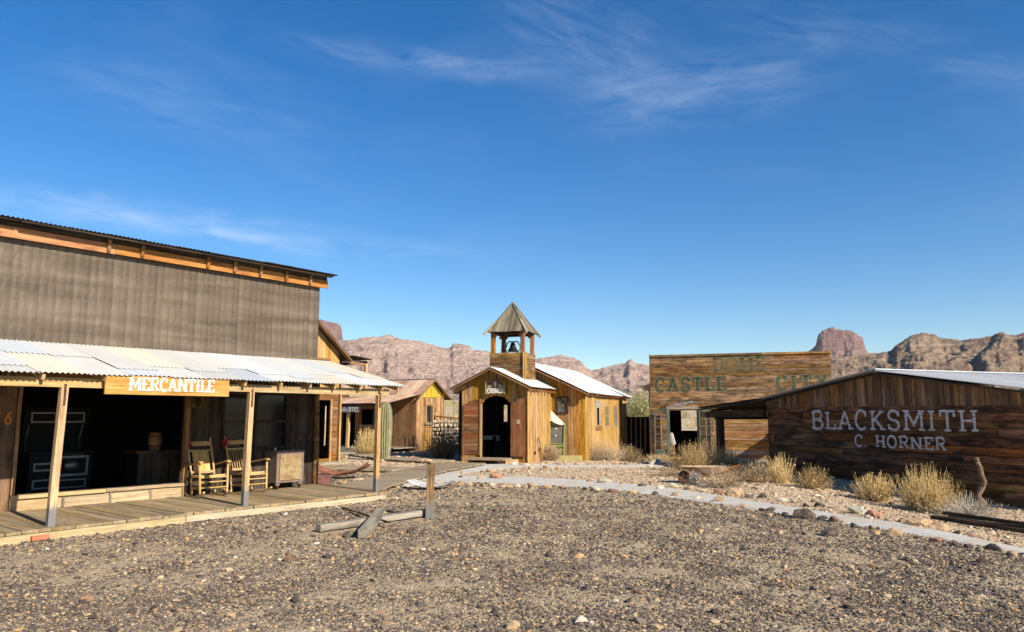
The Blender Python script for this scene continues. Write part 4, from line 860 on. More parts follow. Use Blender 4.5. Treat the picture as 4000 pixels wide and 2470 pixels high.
# sign over the porch
sg = root('shop_sign', 'long honey wooden board sign reading MERCANTILE in white letters', 'sign', ml(.53, -.17, 2.085), MR)
plank('sign_panel', sg, (0, 0, .155), X3, Z3, [(0, -.145), (2.08, -.15), (2.08, .145), (0, .15)], .03, W_SN, tilt=0)
text(sg, 'MERCANTILE', (0, -.031, .075), X3, -Y3, .36, 1.80, .205, P_WHITE, st=.19, thin=.115, serif=.34, spur=.145, th=.005, sp=.07)
bk = MB().box((0, 0, .045), (.22, .1, .06)).build('brick', M_BRICK); bk.location = ml(-.22, -.2, 0); bk.rotation_euler = (0, 0, MR + .05); tag(bk, 'red brick wedged under the porch edge', 'brick')
# garland
gl = MB(); 
for i in range(420):
    k = i / 420 * PI * 1.2 - PI * 1.1; c = Vector((.11 * math.cos(k), -.03, .16 * math.sin(k))) + Vector([random.gauss(0, .016) for _ in range(3)])
    a = Vector([random.gauss(0, .02) for _ in range(3)]); b = Vector([random.gauss(0, .012) for _ in range(3)]); n = len(gl.v); gl.v += [tuple(c - a), tuple(c + b), tuple(c + a)]; gl.f.append([n, n + 1, n + 2])
o = gl.build('garland', M_TINSEL); o.location = ml(3.43, 2.36, 2.06); o.rotation_euler = (0, 0, MR); tag(o, 'dry tinsel garland hanging on the store wall under the sign', 'garland')

# cook stove inside
st = root('cook_stove', 'black cast iron cook stove with nickel framed doors inside the store', 'stove', ml(1.05, 4.2, .19), MR)
MB().box((.6, .3, .45), (1.15, .62, .7)).box((.6, .3, .83), (1.3, .72, .05)).build('stove_body', M_BLACK, st)
MB().box((.6, .55, 1.22), (1.15, .06, .75)).box((.6, .45, 1.52), (1.22, .28, .3)).box((.6, .45, 1.70), (1.3, .32, .04)).build('warming_closet', M_BLACK, st)
for xx in (.08, 1.12):
    for yy in (.05, .55): MB().box((xx, yy, .055), (.08, .08, .11), taper=1.4).build('leg', M_NICKEL, st)
def frame_rect(name, x0, x1, z0, z1, y, w=.045):
    m = MB()
    for a, b, c, d_ in ((x0, x1, z0, z0 + w), (x0, x1, z1 - w, z1), (x0, x0 + w, z0 + w, z1 - w), (x1 - w, x1, z0 + w, z1 - w)): m.box(((a + b) / 2, y, (c + d_) / 2), (b - a, .02, d_ - c))
    return m.build(name, M_NICKEL, st)
frame_rect('closet_door_frame', .1, .56, 1.42, 1.63, .30, .03); frame_rect('closet_door_frame', .64, 1.1, 1.42, 1.63, .30, .03)
od = frame_rect('oven_door_frame', .52, 1.1, .36, .76, -.02); frame_rect('drawer_frame', .52, 1.08, .12, .30, -.02, .03); frame_rect('firebox_frame', .1, .44, .48, .64, -.02, .035); frame_rect('ash_door_frame', .1, .44, .14, .32, -.02, .03)
MB().lathe([(0, .03), (.05, .026), (.1, .012), (.12, 0)], 20).build('oven_medallion', M_NICKEL, st, Matrix.Translation((.81, -.02, .56)) @ Matrix.Rotation(R(90), 4, 'X') @ Matrix.Diagonal((1.2, .8, 1, 1)), True)
MB().tube([(.62, -.06, .79), (1.0, -.06, .79)], .015).build('towel_rail', M_NICKEL, st)
for xx in (.1, 1.1): MB().tube([(xx, .5, .86), (xx - .03, .42, 1.1), (xx, .36, 1.38)], .016, 6).build('closet_bracket', M_NICKEL, st)
# counter and barrel inside
ct = root('counter', 'brown plank counter at right end of the store opening', 'counter', ml(2.62, 3.05, .19), MR)
wall_v(ct, (0, 0, 0), X3, -Y3, 0, .85, 0, .80, .16, .02, W_DR, name='front_board'); MB().box((.42, .25, .83), (.95, .6, .05)).build('counter_top', W_DR, ct); MB().box((.42, .3, .4), (.8, .5, .78)).build('carcass', W_IN, ct)  # dark boards put the store's inner shade into the counter colour
br = MB().lathe([(.0, 0), (.10, 0), (.125, .1), (.13, .18), (.125, .26), (.105, .36), (0, .36)], 18).build('keg', W_BR, None, None, True); br.location = ml(3.02, 3.2, .19 + .856); tag(br, 'small pale wooden keg standing on the counter inside the store', 'keg')
bh = MB().lathe([(.128, .07), (.136, .08), (.136, .1), (.128, .11)], 18).lathe([(.128, .26), (.134, .27), (.13, .29), (.122, .3)], 18).build('hoop', M_IRON, br)

# rocking chairs
def turned(mb, p0, p1, r, n=8):
    p0, p1 = Vector(p0), Vector(p1); pr = [(0, .7), (.06, 1), (.2, .95), (.24, 1.12), (.28, .95), (.5, 1.08), (.72, .95), (.76, 1.12), (.8, .95), (.94, 1), (1, .75)]
    return mb.tube([p0.lerp(p1, a) for a, _ in pr], [r * b for _, b in pr], n)
def rocking_chair(label, loc, rz, slats, rx):
    c = root('rocking_chair', label, 'chair', loc, rz, 'rocking chairs on the store porch', rx=rx)
    hw, hd = .27, .22; zr = .07
    for s in (-1, 1):
        P = [(s * hw, a, .013 + 1.15 - math.sqrt(1.15 ** 2 - (a) ** 2)) for a in [-.42 + .88 * k / 12 for k in range(13)]]
        m = MB(); v = []
        for i, (x_, y_, z_) in enumerate(P): v += [(x_ - .02, y_, z_ - .013), (x_ + .02, y_, z_ - .013), (x_ + .02, y_, z_ + .02), (x_ - .02, y_, z_ + .02)]
        m.add(v, [[3, 2, 1, 0], [48, 49, 50, 51]] + [[i * 4 + j, i * 4 + (j + 1) % 4, i * 4 + 4 + (j + 1) % 4, i * 4 + 4 + j] for i in range(12) for j in range(4)]); m.build('rocker', W_CHAIR, c)
        turned(MB(), (s * hw, -hd - .02, .05), (s * (hw + .015), -hd - .02, .66), .023).build('front_leg', W_CHAIR, c, smooth=True)
        turned(MB(), (s * (hw - .03), hd, .05), (s * (hw - .035), hd + .03, .42), .021).build('rear_leg', W_CHAIR, c, smooth=True)
        turned(MB(), (s * (hw - .035), hd + .03, .42), (s * (hw - .03), hd + .26, 1.13), .022).build('back_post', W_CHAIR, c, smooth=True)
        MB().lathe([(0, 0), (.014, .004), (.02, .022), (.014, .04), (.022, .055), (0, .085)], 10).build('finial', W_CHAIR, c, Matrix.Translation((s * (hw - .03), hd + .26, 1.12)), True)
        m = MB(); v = []
        for a, z_, w in ((-hd - .1, .665, .035), (-hd - .04, .685, .045), (0, .665, .03), (hd + .1, .635, .025)): v += [(s * (hw + .01) - w, a, z_ - .012), (s * (hw + .01) + w, a, z_ - .012), (s * (hw + .01) + w, a, z_ + .012), (s * (hw + .01) - w, a, z_ + .012)]
        m.add(v, [[3, 2, 1, 0], [12, 13, 14, 15]] + [[i * 4 + j, i * 4 + (j + 1) % 4, i * 4 + 4 + (j + 1) % 4, i * 4 + 4 + j] for i in range(3) for j in range(4)]); m.build('armrest', W_CHAIR, c)
        for z_ in (.17, .29): MB().tube([(s * hw, -hd, z_), (s * (hw - .03), hd, z_ + .01)], .011, 6).build('side_stretcher', W_CHAIR, c)
    for y_, z_ in ((-hd - .02, .18), (-hd - .02, .29), (-hd - .02, .375), (hd, .2)): MB().tube([(-hw, y_, z_), (hw, y_, z_)], .0125, 6).build('stretcher', W_CHAIR, c)
    m = MB(); 
    for i in range(9): y_ = -hd + .02 + i * .05; m.tube([(-hw + .02, y_, .41), (0, y_, .395), (hw - .02, y_, .41)], .022, 6)
    m.build('woven_seat', W_PL if not slats else W_CHAIR, c)
    def bk(z_): return hd + .03 + (z_ - .42) / .71 * .23
    for z_, h_, nm in ((1.07, .09, 'crest_rail'), (.93, .035, 'back_rail'), (.50, .045, 'back_rail')) : bar(nm, c, (-hw + .04, bk(z_), z_), (hw - .04, bk(z_), z_), .022, h_, W_CHAIR)
    if slats:
        for i in range(7): xx = -.17 + i * .057; MB().tube([(xx, bk(.51), .51), (xx, bk(.93), .93)], .010, 6).build('back_spindle', W_CHAIR, c)
    else:
        plank('back_panel', c, (0, bk(.47) + .005, .47), (0, .30, .95), (1, 0, 0), [(0, -.165), (.49, -.165), (.49, .165), (0, .165)], .015, W_PL, tilt=0)
    b = MB()
    for i in range(90):
        p = Vector((-hw + .02 + random.gauss(0, .035), bk(1.08) - .03 + random.gauss(0, .02), 1.06 + random.gauss(0, .04))); a = Vector([random.gauss(0, .022) for _ in range(3)]); e = Vector([random.gauss(0, .02) for _ in range(3)]); n = len(b.v); b.v += [tuple(p - a), tuple(p + e), tuple(p + a)]; b.f.append([n, n + 1, n + 2])
    b.build('red_bow', M_RED, c); return c
rocking_chair('maple rocking chair with solid panel back and red bow', ml(3.5, 1.86, .152), MR - .10, False, R(-5))
rocking_chair('maple rocking chair with spindle back half behind the middle porch post', ml(4.38, 1.86, .152), MR + .03, True, R(-4))
# rusted cabinet
cb = root('metal_cabinet', 'rusted blue and ochre metal cabinet on small wheels beside rocking chairs', 'cabinet', ml(5.12, 1.98, .152), MR)
MB().box((.36, .24, .47), (.70, .46, .66)).build('cabinet_body', M_CABF, cb); MB().box((.36, .24, .815), (.73, .49, .03)).build('cabinet_top', M_CABF, cb); MB().box((.36, .0, .47), (.55, .02, .55)).build('front_panel', M_CAB, cb)
for xx in (.07, .65):
    for yy in (.06, .42):
        MB().box((xx, yy, .115), (.09, .06, .06)).build('foot', M_CABF, cb); MB().tube([(xx - .012, yy, .045), (xx + .012, yy, .045)], .045, 14).build('wheel', M_IRON, cb)
jr = MB().lathe([(0, 0), (.025, 0), (.03, .015), (.018, .03), (.028, .045), (.02, .06), (0, .06)], 12).build('insulator', M_WHITE, None, None, True); jr.location = ml(5.22, 2.2, .983); tag(jr, 'small white porcelain insulator standing on the rusted cabinet', 'insulator')

# ================================================================== two-storey house behind the store
HO = (-6.06, 26.39, -.05); H_ = root('plank_house', 'tall golden plank house with steep roof behind the store', 'house', HO, MR)
hz = lambda x: 3.86 + min(-x, 4.2 + x) * .84
opH = [(-1.25, -.55, 2.85, 3.68), (-1.05, -.45, .25, 2.3)]
wall_v(H_, (0, 0, 0), X3, -Y3, -4.2, -.1, 2.5, hz, .13, .025, W_CHS, opH, 'wall_board')
wall_h(H_, (0, 0, 0), X3, -Y3, -4.2, -.12, .12, 2.5, .19, .025, W_BR, opH, 'wall_plank')
lining(H_, (0, .03, 0), X3, -Y3, -4.2, 0, .0, 3.85, W_IN, opH); wall_v(H_, (0, 0, 0), Y3, X3, 0, 5, .0, 3.86, .17, .025, W_CH, name='side_board')
lining(H_, (-.01, .03, 0), Y3, X3, 0, 5, 0, 3.86, W_IN); lining(H_, (-4.2, .03, 0), Y3, -X3, 0, 5, 0, 3.86, W_IN); lining(H_, (0, 5, 0), X3, Y3, -4.2, 0, 0, 3.86, W_IN, name='back_wall')
bar('corner_post', H_, (-.055, -.03, 0), (-.05, -.03, 2.55), .13, .06, W_PL, up=(1, 0, 0)); bar('door_trim', H_, (-.41, -.03, .2), (-.41, -.03, 2.35), .03, .05, W_PL, up=(1, 0, 0)); bar('door_trim', H_, (-.66, -.035, .75), (-.655, -.035, 2.1), .035, .04, W_SI, up=(1, 0, 0))
bar('threshold', H_, (-1.2, -.16, .13), (-.2, -.16, .13), .28, .14, W_GR)
MB().box((-.9, .06, 3.27), (.66, .01, .8)).build('curtain', flat('pale_curtain', (.5, .62, .66), .8), H_); bar('window_trim', H_, (-1.3, -.02, 3.72), (-.5, -.02, 3.72), .04, .07, W_BR)
dR = Vector((1, 0, -.84)).normalized(); dL = Vector((-1, 0, -.84)).normalized()
roof_run(H_, (-2.1, -.35, 5.66), Y3, dR, 0, 5.6, 3.0, M_DARKIRON, sw=.7); roof_run(H_, (-2.1, 5.3, 5.66), -Y3, dL, 0, 5.6, 3.0, M_DARKIRON, sw=.7)
bar('rake_board', H_, (-2.1, -.3, 5.6), (.28, -.3, 3.6), .04, .16, W_BR, up=(0, 1, 0)); bar('rake_board', H_, (-2.1, -.3, 5.6), (-4.45, -.3, 3.63), .04, .16, W_BR, up=(0, 1, 0))
roof_run(H_, (.1, -.5, 3.86), Y3, Vector((1, 0, -.1)), 0, 3.2, .95, M_DARKIRON, sw=.7); bar('awning_beam', H_, (.02, -.4, 3.62), (.95, -.4, 3.58), .07, .08, W_BR); bar('awning_beam', H_, (.78, -.45, 3.67), (.78, 2.6, 3.67), .06, .1, W_DR)
for yy in (-.4, 2.5): bar('awning_post', H_, (.78, yy, 2.5), (.78, yy, 3.62), .1, .1, W_PL, up=(1, 0, 0))
MB().box((.45, 1.05, 2.46), (.92, 3.1, .07)).build('balcony_deck', W_DK, H_)

# ================================================================== sheriff's office
SO = (-4.785, 37.15, -.03); SRZ = R(-31.5); S_ = root('sheriff_office', 'small plank office with rusty iron roof and yellow gable behind the saguaro', 'office', SO, SRZ); S_.scale = (.87, .87, .87)
sz = lambda y: 3.1 + (min(y, 2.7 - y)) * .70
opS = [(.92, 1.53, 1.57, 2.53)]
wall_v(S_, (0, 0, 0), Y3, X3, 0, 2.7, -.1, 3.02, .2, .03, W_SH, opS, 'gable_board'); wall_v(S_, (.008, 0, 0), Y3, X3, .02, 2.68, 3.03, sz, .16, .03, W_YE, name='painted_gable_board')
lining(S_, (-.02, 0, 0), Y3, X3, 0, 2.7, -.1, 3.1, W_IN, opS)
opF = [(-4.1, -2.8, 1.42, 2.35), (-5.6, -4.6, .2, 2.2)]
wall_v(S_, (0, 0, 0), X3, -Y3, -6.2, -.02, -.1, 3.1, .22, .03, W_BR, opF, 'front_board'); lining(S_, (0, .04, 0), X3, -Y3, -6.2, -.04, -.1, 3.1, W_IN, opF)
lining(S_, (0, 2.7, 0), X3, Y3, -6.2, -.04, -.1, 3.1, W_IN, name='back_wall'); lining(S_, (-6.2, 0, 0), Y3, -X3, 0, 2.7, -.1, 3.1, W_IN, name='side_wall')
for yy in (.9, 1.55): bar('window_frame', S_, (.05, yy, 1.5), (.05, yy, 2.6), .05, .06, W_SI, up=(0, 1, 0))
bar('window_frame', S_, (.05, .82, 2.64), (.05, 1.68, 2.62), .05, .1, W_SH); bar('window_sill', S_, (.08, .8, 1.5), (.08, 1.66, 1.48), .1, .1, W_GR); MB().box((-.01, 1.22, 2.05), (.006, .6, .96)).build('window_pane', M_DIM, S_); bar('window_frame', S_, (.03, 1.4, 1.56), (.03, 1.4, 2.56), .03, .02, W_SI, up=(0, 1, 0))
for y_, z_ in ((.72, 2.75), (1.85, 2.3)): plank('wall_plate', S_, (.04, y_, z_), Z3, Y3, [(-.3 if y_ < 1 else -.12, -.05), (.3 if y_ < 1 else .12, -.05), (.3 if y_ < 1 else .12, .05), (-.3 if y_ < 1 else -.12, .05)], .015, W_DO)
bar('window_sill', S_, (-4.2, -.06, 1.38), (-2.7, -.06, 1.38), .12, .08, W_GR); bar('window_frame', S_, (-3.1, -.03, 1.42), (-3.1, -.03, 2.35), .05, .05, W_GR, up=(1, 0, 0))
dF = Vector((0, -1, -.70)).normalized(); dP = Vector((0, -1, -.185)).normalized(); dB = Vector((0, 1, -.70)).normalized()
roof_run(S_, (0, 1.35, 4.10), X3, dF, -6.5, .38, 1.68, M_RUST, sw=.62); roof_run(S_, (.35, 1.35, 4.10), -X3, dB, 0, 6.85, 2.1, M_RUST, sw=.62)
roof_run(S_, (0, .05, 3.14), X3, dP, -6.5, .2, 2.7, M_RUST, sw=.62, rows=2, overlap=.1)
bar('ridge_cap', S_, (-6.5, 1.35, 4.13), (.38, 1.35, 4.13), .16, .03, M_GALV)
for s in (1, -1): bar('rake_board', S_, (.33, 1.35, 4.02), (.33, 1.35 - s * 1.5, 4.02 - 1.05), .04, .13, W_SH, up=(1, 0, 0))
bar('porch_beam', S_, (-6.4, -2.45, 2.55), (.1, -2.45, 2.55), .1, .12, W_DR)
for xx in (-5.6, -2.85): bar('porch_post', S_, (xx, -2.45, .2), (xx + .05, -2.45, 2.5), .15, .15, W_PL, up=(1, 0, 0))
for i in range(14): plank('porch_plank', S_, (-6.2, -2.6 + i * .19, .16), X3, Y3, [(0, 0), (6.2, 0), (6.2, .18), (0, .18)], .045, W_GR)
bar('porch_skirt', S_, (-6.2, -2.62, .05), (.0, -2.62, .05), .05, .22, W_GR)
ssn = root('hanging_sign', 'grey board sign reading Sheriffs OFFICE under the rusty porch eave', 'sign', Vector(SO) + Matrix.Rotation(SRZ, 3, 'Z') @ Vector((-3.72, -2.58, 2.12)) * .87, SRZ); ssn.scale = (.87, .87, .87)
plank('sign_panel', ssn, (0, 0, .19), X3, Z3, [(0, -.19), (1.86, -.19), (1.86, .19), (0, .19)], .035, W_DR, tilt=0)
text(ssn, 'Sheriffs', (0, -.036, .07), X3, -Y3, .06, .93, .25, P_GREYL, st=.17, thin=.14, serif=0, th=.004, sp=.06); text(ssn, 'OFFICE', (0, -.036, .07), X3, -Y3, 1.0, 1.8, .25, P_GREYL, st=.2, thin=.16, serif=0, th=.004, sp=.06)

# ================================================================== church
CO = (.58, 27.46, 0); CR = R(-20); C_ = root('plank_church', 'golden plank church with bell tower and white iron roof', 'church', CO, CR)
def cl(x, y, z=0): c, s = math.cos(CR), math.sin(CR); return (CO[0] + x * c - y * s, CO[1] + x * s + y * c, z)
vx0, vap, vsl = -2.62, -1.33, .47
vz = lambda x: 3.44 - abs(x - vap) * vsl
dcx, dhw = -1.23, .56
arch = lambda x: 2.13 + .31 * math.sqrt(max(0, 1 - ((x - dcx) / dhw) ** 2))
opD = [(dcx - dhw, dcx + dhw, -.2, arch)]; opDl = [(dcx - dhw, dcx + dhw, -.2, 2.44)]
wall_v(C_, (0, 0, 0), X3, -Y3, vx0, -.0, -.05, vz, .16, .028, W_CH, opD, 'front_board', vary=.45)
# spandrel boards above the arch are cut to it; lining leaves a clear square opening
lining(C_, (0, .035, 0), X3, -Y3, vx0, -.03, -.05, 2.85, W_IN, opDl)
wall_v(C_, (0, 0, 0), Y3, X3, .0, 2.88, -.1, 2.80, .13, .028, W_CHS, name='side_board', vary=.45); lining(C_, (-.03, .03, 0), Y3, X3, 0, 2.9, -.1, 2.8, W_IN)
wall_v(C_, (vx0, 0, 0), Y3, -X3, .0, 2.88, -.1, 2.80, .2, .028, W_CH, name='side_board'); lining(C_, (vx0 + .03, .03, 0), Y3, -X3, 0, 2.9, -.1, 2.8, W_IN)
# nave
NY0, NY1, NXL, NXR, RX, RZ_, NS = 2.9, 11.15, -4.0, 1.4, -1.3, 3.9, .46
nz = lambda x: RZ_ - abs(x - RX) * NS
opN = [(.27, .70, 1.80, 2.44)]
wall_v(C_, (0, NY0, 0), X3, -Y3, -.9, NXR, -.3, nz, .15, .028, W_CH, opN + [(-3, .0, -.3, 2.8)], 'nave_front_board', vary=.4)
lining(C_, (0, NY0 + .035, 0), X3, -Y3, NXL, NXR - .03, -.3, 2.6, W_IN, opN + [(-2.3, -.3, 0.1, 2.5)]); 
m = MB(); m.add([(NXL, NY0 + .04, 2.6), (NXR, NY0 + .04, 2.6), (RX, NY0 + .04, RZ_ - .05), (NXL, NY0 + .07, 2.6), (NXR, NY0 + .07, 2.6), (RX, NY0 + .07, RZ_ - .05)], [[0, 1, 2], [5, 4, 3], [0, 3, 4, 1], [1, 4, 5, 2], [2, 5, 3, 0]]); m.build('gable_lining', W_IN, C_)
opW = [(4.79, 5.44, 1.31, 2.05), (6.32, 7.1, 1.25, 2.11), (8.15, 8.92, 1.23, 2.13)]
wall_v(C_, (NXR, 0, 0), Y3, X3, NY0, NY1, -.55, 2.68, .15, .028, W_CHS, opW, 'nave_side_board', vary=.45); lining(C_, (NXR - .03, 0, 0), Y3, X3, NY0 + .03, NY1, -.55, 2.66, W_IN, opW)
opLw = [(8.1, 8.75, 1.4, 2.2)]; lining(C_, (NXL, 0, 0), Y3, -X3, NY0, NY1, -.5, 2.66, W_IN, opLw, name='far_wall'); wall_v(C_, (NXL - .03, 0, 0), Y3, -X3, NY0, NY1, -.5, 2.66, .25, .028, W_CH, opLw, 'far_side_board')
lining(C_, (0, NY1, 0), X3, Y3, NXL, NXR, -.5, 2.66, W_IN, name='back_wall')
m = MB(); m.add([(NXL, NY1 - .02, 2.66), (NXR, NY1 - .02, 2.66), (RX, NY1 - .02, RZ_ - .03), (NXL, NY1, 2.66), (NXR, NY1, 2.66), (RX, NY1, RZ_ - .03)], [[0, 1, 2], [5, 4, 3], [0, 3, 4, 1], [1, 4, 5, 2], [2, 5, 3, 0]]); m.build('back_gable', W_CH, C_)
MB().box((-1.31, 1.47, .12), (2.54, 2.8, .06)).build('vestibule_floor', W_IN, C_); MB().box((-1.3, 7.0, .06), (5.3, 8.1, .06)).build('nave_floor', W_IN, C_)
# roofs
vdR = Vector((1, 0, -vsl)).normalized(); vdL = Vector((-1, 0, -vsl)).normalized()
roof_run(C_, (vap, -.42, 3.50), Y3, vdR, 0, 3.3, 1.76, M_GALVC, sw=.62); roof_run(C_, (vap, 2.88, 3.50), -Y3, vdL, 0, 3.3, 1.86, M_GALVC, sw=.62)
ndR = Vector((1, 0, -NS)).normalized(); ndL = Vector((-1, 0, -NS)).normalized()
roof_run(C_, (RX, NY0 - .35, RZ_ + .06), Y3, ndR, 0, 9.0, 3.28, M_GALVC, sw=.66, rows=2, overlap=.15); roof_run(C_, (RX, NY1 + .5, RZ_ + .06), -Y3, ndL, 0, 9.0, 3.25, M_GALVC, sw=.66)
for p, q in (((vap, -.36, 3.42), (.2, -.36, 2.70)), ((vap, -.36, 3.42), (-2.92, -.36, 2.67)), ((RX, NY0 - .3, RZ_ - .02), (NXR + .25, NY0 - .3, RZ_ - .02 - (NXR + .25 - RX) * NS))): bar('rake_board', C_, p, q, .04, .12, W_BR, up=(0, 1, 0))
for i in range(8): yy = -.2 + i * .42; z_ = 2.72; bar('rafter_tail', C_, (-.15, yy, 2.80), (.24, yy, 2.62), .06, .08, W_TP)
for i in range(17): yy = NY0 - .1 + i * .52; bar('rafter_tail', C_, (NXR - .2, yy, RZ_ - .03 - (NXR - .2 - RX) * NS), (NXR + .22, yy, RZ_ - .03 - (NXR + .22 - RX) * NS), .06, .08, W_TP)
for i in range(6): yy = -.2 + i * .55; bar('rafter_tail', C_, (vx0 + .15, yy, 2.80), (vx0 - .3, yy, 2.60), .06, .08, W_TP)
bar('corner_trim', C_, (.02, -.035, -.05), (.02, -.035, 2.78), .09, .02, W_PL, up=(1, 0, 0)); bar('door_trim', C_, (dcx - dhw - .04, -.045, .15), (dcx - dhw - .04, -.045, 2.15), .09, .03, W_SI, up=(1, 0, 0))
# windows in the side wall
for i, (a, b, c, d_) in enumerate(opW):
    wf = bar('window_frame', C_, (NXR + .01, a - .02, c - .03), (NXR + .01, b + .02, c - .03), .06, .05, W_GR)
    for p, q in (((NXR + .005, b, c), (NXR + .005, b, d_)), ((NXR + .005, a, c), (NXR + .005, a, d_)), ((NXR + .005, a, d_), (NXR + .005, b, d_))): bar('frame', wf, wf.matrix_basis.inverted() @ Vector(p), wf.matrix_basis.inverted() @ Vector(q), .035, .035, M_WHITE if i == 0 else W_GR, up=(0, 1, 0))
    MB().box((NXR - .05, (a + b) / 2, (c + d_) / 2), (.006, b - a, d_ - c)).build('window_pane', M_DIM, C_)
    if i:
        for k in range(1, 4): yy = a + (b - a) * k / 4; MB().tube([(NXR + .0, yy, c), (NXR + .0, yy, d_)], .018, 6).build('window_bar', W_SI, C_)
        if i == 1: bar('window_bar', C_, (NXR + .015, a, (c + d_) / 2), (NXR + .015, b, (c + d_) / 2), .025, .03, W_SI)
plank('patch_board', C_, (NXR + .03, 4.55, 2.2), Y3, Z3, [(0, -.13), (1.1, -.13), (1.1, .13), (0, .13)], .02, W_GR); plank('patch_board', C_, (NXR + .03, 4.6, 1.18), Y3, Z3, [(0, -.1), (1.05, -.1), (1.05, .1), (0, .1)], .02, W_DO)
# leaded picture window in the nave front
def leaded():
    m, t, b = new_mat('leaded_glass'); tc = t.node('ShaderNodeTexCoord'); v = t.node('ShaderNodeTexVoronoi', i_Scale=8.5, feature='DISTANCE_TO_EDGE'); t.l.new(tc.outputs['Object'], v.inputs['Vector'])
    v2 = t.node('ShaderNodeTexVoronoi', i_Scale=8.5); t.l.new(tc.outputs['Object'], v2.inputs['Vector']); s = t.node('ShaderNodeSeparateColor'); t.l.new(v2.outputs['Color'], s.inputs[0])
    c = t.ramp(s.outputs[0], [(0, (.03, .03, .03)), (.45, (.06, .05, .045)), (.6, (.12, .09, .02)), (.72, (.05, .1, .16)), (.86, (.14, .12, .11))], 'CONSTANT')
    t.l.new(t.mix(t.ramp(v.outputs['Distance'], [(.02, 1.0), (.05, 0.0)]), c, (.3, .29, .26)), b.inputs['Base Color']); b.inputs['Roughness'].default_value = .2; return m
MB().box((.485, NY0 - .01, 2.12), (.43, .01, .64)).build('leaded_window', leaded(), C_)
for p, q in (((.25, 0, 1.80), (.72, 0, 1.80)), ((.25, 0, 2.44), (.72, 0, 2.44)), ((.265, 0, 1.8), (.265, 0, 2.44)), ((.705, 0, 1.8), (.705, 0, 2.44))): bar('window_frame', C_, (p[0], NY0 - .045, p[2]), (q[0], NY0 - .045, q[2]), .04, .05, W_DR, up=(0, 1, 0))
# door leaves folded back on the facade
dl = root('x', '', '', (0, 0, 0)); bpy.data.objects.remove(dl)
lz = lambda k: 2.12 + .27 * math.sqrt(max(0, 1 - k ** 2))
lf = bar('door_leaf', C_, (-2.55, -.055, .27), (-2.55, -.055, 2.10), .06, .05, W_DO, up=(1, 0, 0)); inv = lf.matrix_basis.inverted()
def sub(name, parent, p, q, w, h, mat, up): iv = parent.matrix_basis.inverted(); return bar(name, parent, iv @ Vector(p), iv @ Vector(q), w, h, mat, up=iv.to_3x3() @ Vector(up))
sub('stile', lf, (-1.87, -.055, .27), (-1.87, -.055, 2.34), .08, .05, W_DO, (1, 0, 0))
z_ = .29; zs = [.29, .42, .55, .68, .74, .93, 1.06, 1.12, 1.31, 1.42, 1.5, 1.69, 1.75, 1.95, 2.08, 2.3]
for a, b in zip(zs, zs[1:]):
    pts = [(-2.52, a), (-1.91, a)]
    tp = lambda x: min(b, 2.08 + .3 * math.sin(max(0, min(1, (x + 2.55) / .66)) * PI / 2)) if b > 2.0 else b
    pts += [(x, tp(x)) for x in (-1.91, -2.1, -2.3, -2.52)]
    pl = plank('door_plank', lf, (0, 0, 0), X3, Z3, [(x + 2.2, z - a) for x, z in pts], .03, W_DO, jit=.003, tilt=.004); pl.matrix_basis = inv @ Matrix(((1, 0, 0, -2.2), (0, 0, -1, -.035), (0, 1, 0, a), (0, 0, 0, 1)))
rf = bar('door_leaf', C_, (-.40, -.052, .7), (-.10, -.052, .7), .03, .1, W_DO); inv = rf.matrix_basis.inverted()
n = 6
for i in range(n):
    a, b = -.64 + i * .095, -.64 + (i + 1) * .095 - .005; tp = lambda x: 2.08 + .28 * math.sin(max(0, min(1, (x + .68) / .6)) * PI / 2)
    pl = plank('door_plank', rf, (0, 0, 0), Z3, -X3, [(0, -a - .35), (0, -b - .35), (tp(b) - .24, -b - .35), (tp(a) - .24, -a - .35)], .03, W_DO, jit=.003, tilt=.004); pl.matrix_basis = inv @ Matrix(((0, -1, 0, -.35), (0, 0, -1, -.07), (1, 0, 0, .24), (0, 0, 0, 1)))
for zz in (.75, 1.75):
    for xx in (-.6, -.53): MB().lathe([(0, .02), (.014, .016), (.018, 0)], 10).build('bolt', M_NICKEL, C_, Matrix.Translation((xx, -.102, zz)) @ Matrix.Rotation(R(90), 4, 'X'), True)
np_ = root('number_plate', 'small cream plate with the number 8 on the church door', 'plate', cl(-.40, -.105, 1.42), CR); MB().box((.05, 0, .07), (.10, .02, .14)).build('plate', M_CREAM, np_); text(np_, '8', (0, -.011, .02), X3, -Y3, .015, .085, .10, P_BRN, st=.16, serif=0, th=.002)
# church sign
cs = root('church_sign', 'dark tapered board sign reading CHURCH with a white cross above the church door', 'sign', cl(-1.70, -.12, 2.50), CR)
plank('sign_panel', cs, (0, 0, 0), X3, Z3, [(0, 0), (.95, 0), (.88, .50), (.07, .50)], .04, W_TW, tilt=0); 
for a in (.1, .84): bar('sign_batten', cs, (a, -.055, .01), (a, -.055, .5), .03, .025, W_PL, up=(1, 0, 0))
MB().box((.47, .06, .6), (.03, .02, .25)).build('sign_hanger', M_IRON, cs)
text(cs, 'CHURCH', (0, -.041, .05), X3, -Y3, .15, .80, .17, P_WHITE, st=.24, thin=.2, serif=.36, th=.004, sp=.03)
MB().box((.475, -.046, .36), (.05, .012, .21)).box((.475, -.047, .385), (.125, .012, .045)).build('white_cross', P_WHITE, cs)
for s in (-1, 1):
    mb = MB(); X0 = .475 + s * .2
    ribbon(mb, [(X0 + s * .07 * math.cos(k) * (1 - k / 12) , .30 + .055 * math.sin(k) * (1 - k / 14)) for k in np.linspace(0, 8, 30)], .010, 0, .003); ribbon(mb, [(X0 - s * .10, .40), (X0 - s * .03, .34), (X0 + s * .02, .26), (X0 + s * .07, .30)], .010, 0, .0036)
    mb.build('scroll_ornament', P_WHITE, cs, axes((0, -.041, 0), X3, Z3))
